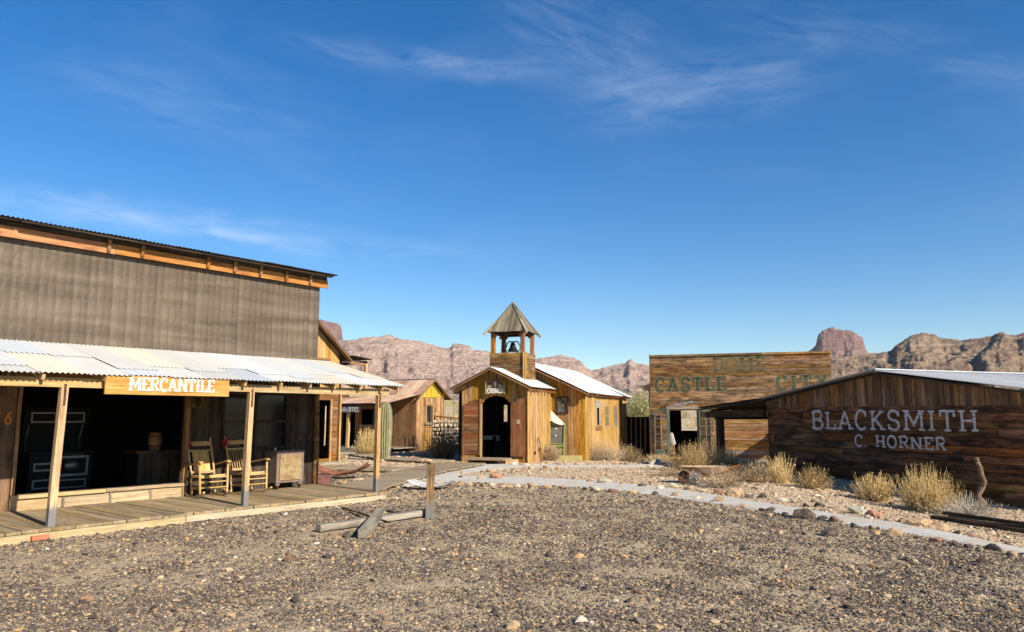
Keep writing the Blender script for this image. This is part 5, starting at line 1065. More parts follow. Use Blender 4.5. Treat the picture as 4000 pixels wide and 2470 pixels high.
# tower
tx0, tx1, ty0, ty1, tz0, tz1 = -1.84, -.46, .9, 2.22, 2.75, 4.13
for o_, ux, nr, a, b in (((0, ty0, 0), X3, -Y3, tx0, tx1), ((tx1, 0, 0), Y3, X3, ty0, ty1), ((0, ty1, 0), X3, Y3, tx0, tx1), ((tx0, 0, 0), Y3, -X3, ty0, ty1)):
    wall_h(C_, o_, ux, nr, a, b, tz0, tz1, .24, .03, W_TW, name='tower_board'); lining(C_, Vector(o_) - Vector(nr) * .003, ux, nr, a + .01, b - .01, tz0, tz1 - .02, W_IN, name='tower_lining')
MB().box(((tx0 + tx1) / 2, (ty0 + ty1) / 2, tz1 - .03), (1.34, 1.28, .04)).build('tower_floor', W_TW, C_)
bar('tower_corner_trim', C_, (tx1 + .0, ty0 - .035, 2.8), (tx1 + .0, ty0 - .035, tz1 + .02), .13, .02, W_PL, up=(1, 0, 0)); bar('tower_corner_trim', C_, (tx1 + .045, ty0 + .03, 2.8), (tx1 + .045, ty0 + .03, tz1 + .02), .02, .1, W_PL, up=(1, 0, 0))
for xx in (tx0 + .09, tx1 - .07):
    for yy in (ty0 + .07, ty1 - .09):
        bar('tower_post', C_, (xx, yy, tz1 - .04), (xx, yy, 4.96), .15, .15, W_TP, up=(1, 0, 0))
        sx = 1 if xx < -1 else -1
        MB().add([(xx + sx * .07, yy + dy, zz) for dy in (-.04, .04) for zz in (4.96, 4.74)] + [(xx + sx * .2, yy + dy, 4.96) for dy in (-.04, .04)] + [(xx + sx * .17, yy + dy, 4.82) for dy in (-.04, .04)], [[0, 4, 6, 1], [2, 3, 7, 5], [1, 6, 7, 3], [6, 4, 5, 7]]).build('post_bracket', W_TP, C_)
for p, q in (((tx0, ty0 + .05, 4.92), (tx1, ty0 + .05, 4.92)), ((tx0, ty1 - .05, 4.92), (tx1, ty1 - .05, 4.92)), ((tx0 + .05, ty0, 4.93), (tx0 + .05, ty1, 4.93)), ((tx1 - .05, ty0, 4.93), (tx1 - .05, ty1, 4.93))): bar('tower_plate', C_, p, q, .08, .1, W_DR)
tcx, tcy, thw, tze, tza = (tx0 + tx1) / 2, (ty0 + ty1) / 2, .79, 4.95, 6.14
for k in range(4):
    a = k * PI / 2; nr = Vector((math.cos(a - PI / 2), math.sin(a - PI / 2), 0)); ux = Vector((-nr.y, nr.x, 0)); ap = Vector((tcx, tcy, tza)); mid = Vector((tcx, tcy, tze)) + nr * thw
    L = (ap - mid); ll = L.length; L.normalize(); Wv = -ux; N = L.cross(Wv)
    if N.dot(nr) < 0: Wv = ux; N = L.cross(Wv)
    m_ = 17
    for i in range(m_):
        w0, w1 = -thw + 2 * thw * i / m_ + .003, -thw + 2 * thw * (i + 1) / m_ - .003
        t0, t1 = ll * (1 - abs(w0) / thw), ll * (1 - abs(w1) / thw)
        d0 = random.uniform(-.03, .015); pts = [(d0, w0), (d0, w1), (max(t1, .02), w1), (max(t0, .02), w0)]
        if w0 < 0 < w1: pts = [(d0, w0), (d0, w1), (t1, w1), (ll, 0), (t0, w0)]
        plank('roof_batten', C_, mid + N * .0, L, Wv, pts, random.uniform(.014, .03), W_SHK, jit=.002, tilt=0)
    hip0 = Vector((tcx, tcy, tze)) + nr * (thw + .02) + ux * (thw + .02); hip0.z -= .04
    bar('hip_board', C_, hip0, ap + Vector((0, 0, .05)), .09, .03, W_SHK, up=(nr + ux + Vector((0, 0, 1.0))))
    bar('hip_rafter', C_, hip0 + Vector((0, 0, -.06)) + (nr + ux) * .07, ap.lerp(hip0, .6), .07, .09, W_GR if k != 3 else W_SI, up=(nr + ux + Vector((0, 0, 1.0))))
MB().lathe([(.06, -.03), (.07, .02), (.04, .07), (0, .08)], 8).build('roof_cap', W_SHK, C_, Matrix.Translation((tcx, tcy, tza)))
# bell
be = root('church_bell', 'dark iron bell on curved yoke inside the open tower', 'bell', cl(tcx, tcy, tz1 - .01), CR)
MB().lathe([(.0, .46), (.06, .455), (.085, .43), (.10, .36), (.125, .27), (.165, .19), (.205, .14), (.215, .11), (.20, .10), (.15, .17), (.1, .28), (.07, .4), (0, .42)], 28).build('bell', M_BLACK, be, None, True)
MB().tube([(-.26, 0, .3), (-.25, 0, .42), (-.16, 0, .5), (0, 0, .485), (.16, 0, .5), (.24, 0, .46), (.25, 0, .38), (.3, 0, .37)], .025, 8).build('yoke', M_BLACK, be, None, True)
MB().tube([(-.27, 0, .32), (-.3, 0, .2), (-.25, 0, .08), (-.1, 0, .03), (.1, 0, .03), (.25, 0, .1), (.31, 0, .22), (.29, 0, .38)], .02, 8).build('stand', M_IRON, be, None, True); MB().box((0, 0, .03), (.2, .25, .05)).build('stand_foot', M_IRON, be); MB().tube([(-.33, 0, .33), (-.45, 0, .28), (-.42, 0, .2), (-.52, 0, .16)], .014, 6).build('bell_lever', M_BLACK, be)
# step, yellow plank, screen window, canvas, hand truck
sp_ = root('door_step', 'broad grey plank step in front of the church door', 'step', cl(-2.05, -1.0, 0), CR)
for i in range(5): plank('step_plank', sp_, (0, i * .2, .13), X3, Y3, [(0, 0), (1.45, 0), (1.45, .19), (0, .19)], .05, W_BW)
for xx in (.15, 1.3): bar('step_bearer', sp_, (xx, 0, .06), (xx, 1.0, .06), .1, .13, W_DR)
bl = bar('loose_block', None, cl(-.72, -.55, .06), cl(-.35, -.15, .08), .2, .13, W_PL); tag(bl, 'short thick pine block lying at the right end of the church step', 'block')
yp = bar('painted_plank', None, cl(.25, 2.55, .05), cl(1.35, 2.55, .07), .06, .2, wood('pale_yellow_plank', (.48, .42, .14), (.66, .6, .27), (.72, .67, .34), .15, (.08, .06, .03))); tag(yp, 'pale yellow painted plank lying at the foot of the church wall', 'plank')
sc = root('window_screen', 'green framed screen leaning on the church wall under canvas flap', 'screen', cl(-.02, 2.60, -.02), CR, rx=R(-7))
for p, q, w in (((0, 0, 0), (0, 0, 1.4), .07), ((.62, 0, 0), (.62, 0, 1.4), .07), ((0, 0, 1.42), (.62, 0, 1.42), .08), ((.03, 0, .56), (.59, 0, .54), .07), ((.03, 0, .03), (.59, 0, .03), .07)): bar('frame_rail', sc, p, q, w, .03, W_GN, up=(1, 0, 0) if p[0] == q[0] else (0, 1, 0))
MB().box((.31, .012, .98), (.56, .004, .78)).build('screen_mesh', M_SCREEN, sc); MB().box((.31, .012, .29), (.56, .004, .46)).build('screen_mesh', M_SCREEN, sc); bar('bottom_rail', sc, (.03, -.02, .62), (.59, -.02, .62), .04, .03, W_SI)
for zz in (.95, 1.22): MB().lathe([(.0, .004), (.03, .004), (.04, 0)], 14).build('screen_ring', M_WHITE, sc, Matrix.Translation((.27, .006, zz)) @ Matrix.Rotation(R(90), 4, 'X'))
fl = MB(); P = [(-.0, -.04, 1.93), (-.27, -.12, 1.46), (-.1, -.2, 1.50), (.12, -.22, 1.49), (.16, -.23, 1.46), (.35, -.21, 1.37), (.50, -.17, 1.34), (.63, -.1, 1.36)]
fl.add(P + [(p[0], p[1] + .012, p[2]) for p in P], [[0, i, i + 1] for i in range(1, 7)] + [[8, i + 9, i + 8] for i in range(1, 7)] + [[i, i + 8, (i + 1) % 8 + 8, (i + 1) % 8] for i in range(8)]); o = fl.build('canvas_flap', M_CREAM); o.location = cl(.0, 2.87, 0); o.rotation_euler = (0, 0, CR); tag(o, 'cream triangular canvas flap nailed over the green screen', 'canvas')
ht = root('hand_truck', 'rusty iron hand truck frame leaning on the church corner', 'hand truck', cl(.33, .62, 0), CR + R(90), rx=R(-9))
MB().tube([(-.14, 0, 0), (-.13, 0, .5), (-.12, 0, .75), (-.07, 0, .88), (0, 0, .91), (.07, 0, .88), (.12, 0, .75), (.13, 0, .5), (.14, 0, 0)], .014, 6).build('frame', M_IRON, ht); MB().tube([(.0, .0, .0), (0, .02, .5)], .012, 6).build('brace', M_IRON, ht); MB().box((0, -.01, .52), (.27, .02, .05)).box((0, .02, .45), (.3, .05, .04)).build('cross_bar', M_IRON, ht)
# table inside
tb = root('small_table', 'small table with white lace cloth inside the church doorway', 'table', cl(-2.2, 1.95, .15), CR)
MB().box((0, 0, .74), (.62, .5, .04)).build('table_top', W_DR, tb)
for xx in (-.26, .26):
    for yy in (-.2, .2): MB().box((xx, yy, .36), (.05, .05, .72)).build('leg', W_DR, tb)
lc = MB().box((-.02, 0, .765), (.66, .54, .008)).box((-.1, -.272, .69), (.48, .008, .15)).box((.315, -.1, .66), (.008, .3, .2)).build('lace_cloth', M_WHITE); lc.location = cl(-2.2, 1.95, .15); lc.rotation_euler = (0, 0, CR); tag(lc, 'white lace cloth hanging over the small table in the church', 'tablecloth')

# ================================================================== castle dome store
KO = (6.4, 34.5, 0); KR = R(-17); K_ = root('false_front_store', 'brown plank false front store with faded green CASTLE DOME CITY lettering', 'store', KO, KR)
def kl(x, y, z=0): c, s = math.cos(KR), math.sin(KR); return (KO[0] + x * c - y * s, KO[1] + x * s + y * c, z)
KW, KH = 7.78, 4.40; opK = [(.8, 2.09, -.10, 1.98)]
mk = lambda i, z, x: W_GR if (z < .16 and x > 2.5 and i % 2) else (W_CTL if z < 1.7 else W_CT)
sm = [[2.9], [2.35, 5.0], [4.95], [2.1, 5.4], [3.3], [5.05, 6.6], [1.9, 4.98]]
wall_h(K_, (0, 0, 0), X3, -Y3, 0, KW, -.45, KH, .152, .028, mk, opK, 'front_plank', seams=sm)
lining(K_, (0, .035, 0), X3, -Y3, .02, KW - .02, -.55, KH - .05, W_IN, opK)
bar('cap_board', K_, (-.02, -.03, KH + .03), (4.97, -.03, KH + .035), .12, .09, W_CT); bar('cap_board', K_, (4.98, -.03, KH + .035), (KW + .02, -.03, KH + .04), .12, .09, W_CT); bar('corner_board', K_, (.0, -.04, 2.1), (.0, -.04, KH + .14), .07, .03, W_CT, up=(1, 0, 0)); bar('corner_board', K_, (-.03, .02, -.5), (-.03, .02, 3.0), .05, .1, W_GR, up=(1, 0, 0))
opB = [(.95, 1.85, .90, 1.98)]
for (o_, ux, nr, a, b, op, nm) in (((0, 0, 0), Y3, -X3, .05, 5.5, (), 'side_wall'), ((KW, 0, 0), Y3, X3, .05, 5.5, (), 'side_wall'), ((0, 5.5, 0), X3, Y3, 0, KW, opB, 'back_wall')): lining(K_, o_, ux, nr, a, b, -.6, 3.0, W_IN, op, .05, nm)
wall_v(K_, (-.012, 0, 0), Y3, -X3, .08, 5.5, -.6, 3.0, .22, .03, W_CT, name='side_board'); MB().box((KW / 2, 2.78, -.12), (KW - .1, 5.3, .06)).build('store_floor', W_IN, K_)
kd = Vector((-1, 0, -.28)).normalized(); kd2 = Vector((1, 0, -.28)).normalized()
roof_run(K_, (KW / 2, .08, 4.22), -Y3 * -1, kd2, 0, 5.7, 4.4, M_RUST, sw=.68); roof_run(K_, (KW / 2, 5.78, 4.22), -Y3, kd, 0, 5.7, 4.52, M_RUST, sw=.68)
for yy in (.15, 1.4, 2.7): bar('eave_rafter', K_, (.3, yy, 3.13), (-.42, yy, 2.93), .06, .12, W_PL)
bar('parapet_brace', K_, (-.1, .9, 3.1), (.0, .08, 4.3), .04, .04, W_DR)
text(K_, 'CASTLE', (0, -.034, 2.80), X3, -Y3, .22, 3.38, .6, P_GREEN, st=.26, thin=.17, serif=.44, th=.003, sp=.17, outline=P_OUT, ogrow=.075, drop=.03, hand=.012)
text(K_, 'CITY', (0, -.034, 2.83), X3, -Y3, 5.5, 7.62, .6, P_GREENM, st=.26, thin=.17, serif=.44, th=.003, sp=.22, outline=P_OUT, ogrow=.075, drop=.02)
text(K_, 'DOME', (0, -.034, 3.70), X3, -Y3, 2.85, 5.1, .6, P_GREENW, st=.26, thin=.17, serif=.44, th=.003, sp=.17, outline=P_OUTW, ogrow=.075)
for a, b in ((1.06, 1.40), (1.43, 1.67), (1.70, 1.92)): MB().box(((a + b) / 2, -.036, 2.27 + (a - 1.5) * .16), (b - a, .004, .085)).build('small_lettering', P_SMALL, K_)
for xx in (.80, 2.09): bar('door_jamb', K_, (xx, -.02, -.1), (xx, -.02, 2.02), .07, .08, W_DG, up=(1, 0, 0))
bar('door_lintel', K_, (.7, -.035, 2.05), (2.2, -.035, 2.05), .04, .12, W_GR)
# glazed door leaves
def door(org, rz, label, knob):
    d_ = root('glazed_door', label, 'door', kl(*org), KR + rz, 'glazed green doors of the false front store'); w, h = .67, 2.05
    for p, q, ww in (((.05, 0, 0), (.05, 0, h), .11), ((w - .05, 0, 0), (w - .05, 0, h), .11)): bar('stile', d_, p, q, ww, .04, W_DG, up=(1, 0, 0))
    bar('top_rail', d_, (.09, 0, h - .05), (w - .09, 0, h - .05), .04, .1, W_DG); bar('bottom_rail', d_, (.09, 0, .12), (w - .09, 0, .12), .04, .24, W_DG)
    z0, z1 = .24, h - .10; pw = (w - .18 - .03) / 2; ph = (z1 - z0 - .1) / 5
    bar('muntin', d_, (w / 2, 0, z0), (w / 2, 0, z1), .025, .03, W_GR, up=(1, 0, 0))
    for k in range(5):
        zc = z0 + (ph + .025) * k
        if k: bar('muntin', d_, (.09, 0, zc - .0125), (w - .09, 0, zc - .0125), .03, .022, W_GR)
        for s in (0, 1): x0 = .09 + s * (pw + .03); MB().box((x0 + pw / 2, 0, zc + ph / 2), (pw, .005, ph)).build('door_pane', M_GLASS, d_)
    if knob: MB().lathe([(0, .06), (.025, .055), (.03, .035), (.012, .02), (.012, 0)], 12).build('knob', M_WHITE, d_, Matrix.Translation((w - .045, -.02, .95)) @ Matrix.Rotation(R(90), 4, 'X'), True)
    return d_
door((.145, -.20, -.06), R(-7), 'left glazed green door folded back beside the dark doorway', False); door((2.12, -.10, -.06), R(-5), 'right glazed green door with white knob half behind dry grass', True)
ks = root('plank_step', 'two rough pine steps below the left glazed green door', 'step', kl(.72, -.75, -.48), KR)
for i, (yy, zz) in enumerate(((.0, .10), (.34, .29))): bar('tread', ks, (0, yy, zz), (1.5, yy, zz), .34, .10, W_PL); bar('riser', ks, (.05, yy + .1, zz - .1), (1.45, yy + .1, zz - .1), .05, .12, W_DR)
cs_ = root('hung_shirt', 'white printed cotton shirt hung in the doorway by the left glazed door', 'shirt', kl(.90, .1, -.05), KR)
g2 = MB(); rows = [(.98, .06, .03), (.93, .10, .05), (.8, .12, .06), (.62, .14, .07), (.5, .16, .06), (.42, .12, .05)]; nn = 10
for z_, rx_, ry_ in rows: g2.v += [(rx_ * math.cos(2 * PI * k / nn) * (1 + .2 * math.sin(3 * k)) + (z_ - .7) * -.12, ry_ * math.sin(2 * PI * k / nn), z_) for k in range(nn)]
g2.f = [[i * nn + k, i * nn + (k + 1) % nn, (i + 1) * nn + (k + 1) % nn, (i + 1) * nn + k] for i in range(5) for k in range(nn)] + [list(range(nn))]; g2.build('shirt_cloth', M_CLOTH, cs_, None, True); MB().tube([(0, 0, 0), (0, 0, .9)], .03, 8).box((0, 0, .2), (.22, .2, .42)).build('stand', W_BR, cs_)
# unseen panel added near the right hand end to cast a shadow on the planks
wg = root('plank_screen', 'unseen low plank screen added behind the smithy corner to shadow the store front', 'fence', kl(5.35, -1.65, 0), KR)
wall_h(wg, (0, 0, 0), Y3, X3, 0, 1.6, .28, 1.05, .15, .03, W_CT, name='screen_plank'); bar('screen_post', wg, (-.03, .05, -.45), (-.03, .05, 1.1), .08, .08, W_CT, up=(1, 0, 0)); bar('screen_post', wg, (-.03, 1.5, -.45), (-.03, 1.5, 1.1), .08, .08, W_CT, up=(1, 0, 0))

# ------------------------------------------------------------------ barred pen between church and store
GO = (5.62, 37.0, -.42); G_ = root('barred_pen', 'dark pen with pale upright bars between church and store', 'pen', GO, R(-14))
bar('top_rail', G_, (-.1, 0, 2.02), (1.5, 0, 2.02), .08, .06, W_DR); bar('bottom_rail', G_, (-.1, 0, .32), (1.5, 0, .32), .08, .08, W_DR)
for i in range(7): bar('pen_bar', G_, (.02 + i * .225, 0, .36), (.035 + i * .225, 0, 2.0), .045, .03, W_SI, up=(1, 0, 0))
for i in range(2): plank('base_board', G_, (-.1, -.03, .02 + i * .14), X3, Z3, [(0, 0), (1.6, 0), (1.6, .13), (0, .13)], .03, W_GR)
for (o_, ux, nr, a, b) in (((0, 1.3, 0), X3, -Y3, -.3, 1.7), ((-.3, 0, 0), Y3, X3, .05, 1.3), ((1.7, 0, 0), Y3, -X3, .05, 1.3)): lining(G_, o_, ux, nr, a, b, 0, 2.0, W_IN, name='pen_wall')
MB().box((.7, .7, 2.02), (2.0, 1.25, .04)).build('pen_roof', W_DR, G_)

# ================================================================== blacksmith
BO = (8.075, 23.59, -.45); BR_ = R(-67.67); B_ = root('smithy', 'low dark plank smithy with white BLACKSMITH lettering and sloped eave', 'smithy', BO, BR_); B_.scale = (1.25, 1.25, 1.25)
def bl_(x, y, z=0): c, s = math.cos(BR_), math.sin(BR_); return (BO[0] + x * c - y * s, BO[1] + x * s + y * c, z)
BL, BAP = 7.0, 3.5; bz = lambda x: 2.10 + (BAP - abs(x - BAP)) * .152
smb = [[2.35, 5.2], [3.6], [1.7, 4.4], [3.1, 5.9], [2.5], [1.2, 4.9], [3.9]]
wall_h(B_, (0, 0, 0), X3, -Y3, 0, BL, -.1, 1.95, .148, .03, W_BS, (), 'wall_plank', seams=smb, gap=.010)
wall_v(B_, (0, -.012, 0), X3, -Y3, -.02, BL, 1.945, bz, .105, .028, W_BSG, (), 'gable_board', vary=.35)
lining(B_, (0, .035, 0), X3, -Y3, .0, BL, -.2, 2.05, W_IN); m = MB(); m.add([(0, .03, 2.0), (BL, .03, 2.0), (BL, .03, 2.08), (BAP, .03, 2.6), (0, .03, 2.08), (0, .06, 2.0), (BL, .06, 2.0), (BL, .06, 2.08), (BAP, .06, 2.6), (0, .06, 2.08)], [[0, 1, 2, 3, 4], [9, 8, 7, 6, 5]]); m.build('gable_lining', W_IN, B_)
lining(B_, (0, .03, 0), Y3, -X3, 0, 5, -.2, 2.05, W_IN, name='side_wall'); lining(B_, (BL, .03, 0), Y3, X3, 0, 5, -.2, 2.05, W_IN, name='side_wall'); lining(B_, (0, 5, 0), X3, Y3, 0, BL, -.2, 2.05, W_IN, name='back_wall'); wall_v(B_, (-.002, 0, 0), Y3, -X3, .0, 5, -.2, 2.06, .2, .03, W_BS, name='side_board'); wall_h(B_, (BL + .002, 0, 0), Y3, X3, .0, 5, -.2, 2.06, .15, .03, W_BS, name='end_plank', seams=[[2.1], [3.3], [1.4, 4.0]])
bdL = Vector((-1, 0, -.150)).normalized(); bdR = Vector((1, 0, -.152)).normalized()
roof_run(B_, (BAP, 5.2, 2.68), -Y3, bdL, 0, 5.5, 3.6, M_GALV, sw=.66); roof_run(B_, (BAP, -.3, 2.68), Y3, bdR, 0, 5.5, 3.85, M_GALVC, sw=.66)
roof_run(B_, (.02, 5.2, 2.155), -Y3, Vector((-1, 0, -.085)), 0, 5.5, 2.55, M_DARKIRON, sw=.66)
bar('ridge_cap', B_, (BAP, -.3, 2.715), (BAP, 5.2, 2.715), .2, .02, M_GALV)
bar('barge_board', B_, (BAP, -.27, 2.635), (-.05, -.27, 2.10), .03, .075, W_DR, up=(0, 1, 0)); bar('barge_board', B_, (BAP, -.27, 2.635), (BL + .3, -.27, 2.05), .03, .075, W_DR, up=(0, 1, 0)); bar('barge_board', B_, (-.05, -.27, 2.10), (-2.5, -.27, 1.90), .04, .075, W_DR, up=(0, 1, 0))
bar('awning_beam', B_, (-2.35, -.1, 1.76), (0, -.1, 1.80), .12, .17, W_DR); bar('awning_beam', B_, (-2.35, 4.6, 1.76), (0, 4.6, 1.80), .12, .17, W_DR); bar('awning_beam', B_, (-1.86, -.2, 1.68), (-1.86, 4.7, 1.68), .12, .1, W_DR)
for yy in (-.05, 4.6): bar('awning_post', B_, (-1.86, yy, -.3), (-1.86, yy, 1.66), .17, .15, W_DR, up=(1, 0, 0))
for i in range(7): bar('awning_rafter', B_, (-2.4, .1 + i * .7, 1.87), (0, .1 + i * .7, 2.07), .06, .09, W_DR)
text(B_, 'BLACKSMITH', (0, -.037, 1.445), X3, -Y3, 1.48, 5.56, .395, P_SMITH, st=.135, thin=.11, serif=.34, th=.003, sp=.14, drop=.02, hand=.022); text(B_, 'C. HORNER', (0, -.037, 1.10), X3, -Y3, 2.69, 4.88, .235, P_SMITH, st=.17, thin=.14, serif=.40, th=.003, sp=.12, drop=.0, hand=.03)
plank('number_plate', B_, (.17, -.04, 1.2), X3, Z3, [(-.06, -.08), (.06, -.08), (.06, .08), (-.06, .08)], .012, W_DO); MB().box((6.6, -.04, 2.06), (.12, .03, .06)).build('wall_box', M_WHITE, B_)

# ================================================================== boardwalks
def walk(name, label, pts, widths, z=.06, pw=.15):
    P = np.array(pts, float); o = root(name, label, 'boardwalk', (P[0][0], P[0][1], 0)); s = np.concatenate([[0], np.cumsum(np.hypot(*np.diff(P, axis=0).T))]); u = 0
    while u < s[-1]:
        w = random.uniform(pw * .88, pw * 1.15); um = min(u + w / 2, s[-1]); x = np.interp(um, s, P[:, 0]); y = np.interp(um, s, P[:, 1]); hw = np.interp(um, s, widths)
        i = min(np.searchsorted(s, um, 'right') - 1, len(P) - 2); T = Vector((*(P[i + 1] - P[i]), 0)).normalized(); Nn = Vector((-T.y, T.x, 0)); j0, j1 = random.uniform(-.04, .04), random.uniform(-.04, .04)
        zz = float(gz(x, y)) + z; plank('walk_plank', o, (x - P[0][0], y - P[0][1], zz), Nn, -T, [(-hw + j0, -w / 2 + .006), (hw + j1, -w / 2 + .006), (hw + j1, w / 2 - .006), (-hw + j0, w / 2 - .006)], .04 * random.uniform(.85, 1.2), W_BW, tilt=.02); u += w
    for k in (-.7, .7):
        q = []
        for a in np.linspace(0, s[-1], 7):
            x = np.interp(a, s, P[:, 0]); y = np.interp(a, s, P[:, 1]); hw = np.interp(a, s, widths); i = min(np.searchsorted(s, a, 'right') - 1, len(P) - 2); T = P[i + 1] - P[i]; T = T / np.hypot(*T); q.append((x - T[1] * hw * k - P[0][0], y + T[0] * hw * k - P[0][1], float(gz(x, y)) + z - .04))
        for a, b in zip(q, q[1:]): bar('bearer', o, a, b, .08, .07, W_GR)
    return o
walk('boardwalk', 'long plank boardwalk running from the porch end to the church', [(-3.55, 17.0), (-3.5, 18.1), (-2.8, 22.5), (-1.75, 26.2)], [.62, .62, .72, .85])
walk('boardwalk', 'plank boardwalk branching left towards the plank house', [(-3.4, 23.6), (-6.3, 24.6)], [.75, .85], .05)
walk('boardwalk', 'plank boardwalk leading back to the sheriffs office', [(-2.5, 27.3), (-4.4, 29.0), (-6.6, 33.6)], [.6, .6, .7], .05)

# ================================================================== plants
def stems_mesh(name, mat, parent, n, h, r, base_r=.08, thick=.004, curve=.5, tips=0, tip_size=.02, droop=0.0, seed=0, fork=0.0, zmin=.35):
    """many thin curved stems (3-sided) plus small seed heads, one mesh"""
    q = np.random.default_rng(seed); cl_ = q.uniform(0, 2 * PI, 9); th = cl_[q.integers(0, 9, n)] + q.normal(0, .32, n); sp = q.uniform(0, 1, n) ** .6; hh = h * q.uniform(zmin, 1, n) * (1 - .35 * sp ** 2)
    b = np.stack([base_r * q.normal(size=n), base_r * q.normal(size=n), np.zeros(n)], 1)
    tip = np.stack([r * sp * np.cos(th) + b[:, 0], r * sp * np.sin(th) + b[:, 1], hh], 1) + q.normal(0, .05 * h, (n, 3)) * [1, 1, .4]
    mid = b * .5 + tip * .5 + np.stack([np.cos(th), np.sin(th), 0 * th], 1) * (r * sp * curve * .35)[:, None] + q.normal(0, .03 * h, (n, 3)); mid[:, 2] -= h * .08 * sp
    K_n = 5; ts = np.linspace(0, 1, K_n); pts = np.stack([(1 - t) ** 2 * b + 2 * t * (1 - t) * mid + t * t * tip for t in ts], 1)   # n,K,3
    if droop: pts[:, :, 2] -= droop * (ts ** 2)[None] * sp[:, None]
    rad = thick * np.linspace(1.2, .45, K_n); ang = np.array([0, 2.094, 4.189]); off = np.stack([np.cos(ang), np.sin(ang), 0 * ang], 1)
    V = (pts[:, :, None, :] + off[None, None] * rad[None, :, None, None]).reshape(-1, 3)
    base = np.arange(n)[:, None, None] * (K_n * 3) + np.arange(K_n - 1)[None, :, None] * 3; j = np.arange(3)[None, None]; j2 = (np.arange(3) + 1)[None, None] % 3
    F = np.stack([base + j, base + j2, base + 3 + j2, base + 3 + j], -1).reshape(-1, 4); faces = F.tolist()
    if tips:
        m = n * tips; i = np.repeat(np.arange(n), tips); t = q.uniform(.25, 1, m); k = np.clip((t * (K_n - 1)).astype(int), 0, K_n - 2); f = t * (K_n - 1) - k
        c = pts[i, k] * (1 - f)[:, None] + pts[i, k + 1] * f[:, None] + q.normal(0, .02 * h, (m, 3)); a = q.normal(0, tip_size, (m, 3)); e = q.normal(0, tip_size * .8, (m, 3))
        tv = np.stack([c - a, c + e, c + a], 1).reshape(-1, 3); tv[:, 2] = np.maximum(tv[:, 2], .01); s0 = len(V); V = np.concatenate([V, tv]); faces += (np.arange(m * 3).reshape(-1, 3) + s0).tolist()
    me = bpy.data.meshes.new(name); me.from_pydata(V.tolist(), [], faces); me.materials.append(mat); o = bpy.data.objects.new(name, me); return link(o, parent)
bs = [0]
def bush(label, x, y, h, r, n, mat, tips=3, twig=None, thick=.0045, cat='bush', group=None, **kw):
    bs[0] += 1; o = root('dry_bush', label, cat, (x, y, float(gz(x, y)) - .02), random.uniform(0, 6), group)
    stems_mesh('stems', mat, o, n, h, r, base_r=r * .22, thick=thick, tips=tips * 2, tip_size=.0085 * (1 + y / 40), seed=bs[0], **kw)
    if twig is not None: stems_mesh('twigs', twig, o, n // 2, h * .55, r * 1.08, base_r=r * .2, thick=thick, tips=7, tip_size=.0085 * (1 + y / 40), seed=bs[0] + 100)
    return o
bush('big yellow dry bush in front of the smithy lettering', 8.72, 16.0, 1.08, .58, 400, D_GOLD, 4, D_TAN)
bush('lower yellow dry bush left of the big one by the smithy', 8.25, 17.35, .7, .42, 380, D_GOLD, 4, D_TAN)
bush('small yellow tuft right of the big bush by the smithy', 9.5, 16.5, .8, .32, 90, D_GOLD, 4)
bush('small dry tuft before the middle of the smithy base', 7.46, 18.8, .68, .45, 240, D_GOLD, 3, D_TAN)
bush('wide tan bush hiding the far corner of the smithy', 6.55, 20.1, .62, .65, 340, D_TAN, 4, D_TAN)
bush('golden bush against the smithy wall near its far corner', 7.1, 19.9, .85, .42, 240, D_GOLD, 4)
bush('tall golden grass clump before the store doorway', 5.45, 23.6, 1.0, .7, 380, D_GOLD, 3, D_TAN, .0055)
bush('tall golden grass clump right of the store doorway', 6.25, 24.2, 1.1, .75, 400, D_GOLD, 3, D_TAN, .0055)
bush('golden grass clump under the awning post', 7.0, 24.4, .8, .6, 280, D_GOLD, 3, D_TAN, .0055)
bush('low tan bush behind the wheelbarrow', 5.9, 21.6, .42, .7, 300, D_TAN, 4, D_TAN, .005)
bush('grey dry bush left of the wheelbarrow', 4.6, 22.0, .3, .6, 220, D_TAN, 3, D_GREY, .005)
bush('low tan bush in front of the wheelbarrow', 5.15, 18.7, .38, .5, 300, D_TAN, 4, D_GREY)
bush('small grey tuft under the wheelbarrow tray', 4.62, 19.2, .45, .22, 160, D_GREY, 5)
bush('dense tan bush below the green screen on the church', *cl(.1, 2.1)[:2], .72, .5, 520, D_TAN, 5, D_TAN, .005)
bush('pale airy bush at the church nave corner', *cl(1.95, 4.1)[:2], 1.05, .95, 420, D_TAN, 4, D_GREY, .0045)
bush('dark dry bush at the far end of the church side wall', 5.0, 32.3, .85, .5, 420, D_DARK, 5, D_TAN, .006)
bush('low spiky bush below the left glazed green door', 6.25, 32.6, .5, .6, 360, D_TAN, 3, D_GREY, .006)
bush('round yellow bush before the sheriffs porch', -6.35, 33.3, 1.35, .62, 620, D_GOLD, 5, D_TAN, .006)
bush('tall dark bare bush left of the church', -2.85, 31.0, 1.5, .85, 420, D_DARK, 3, D_TAN, .006, zmin=.4)
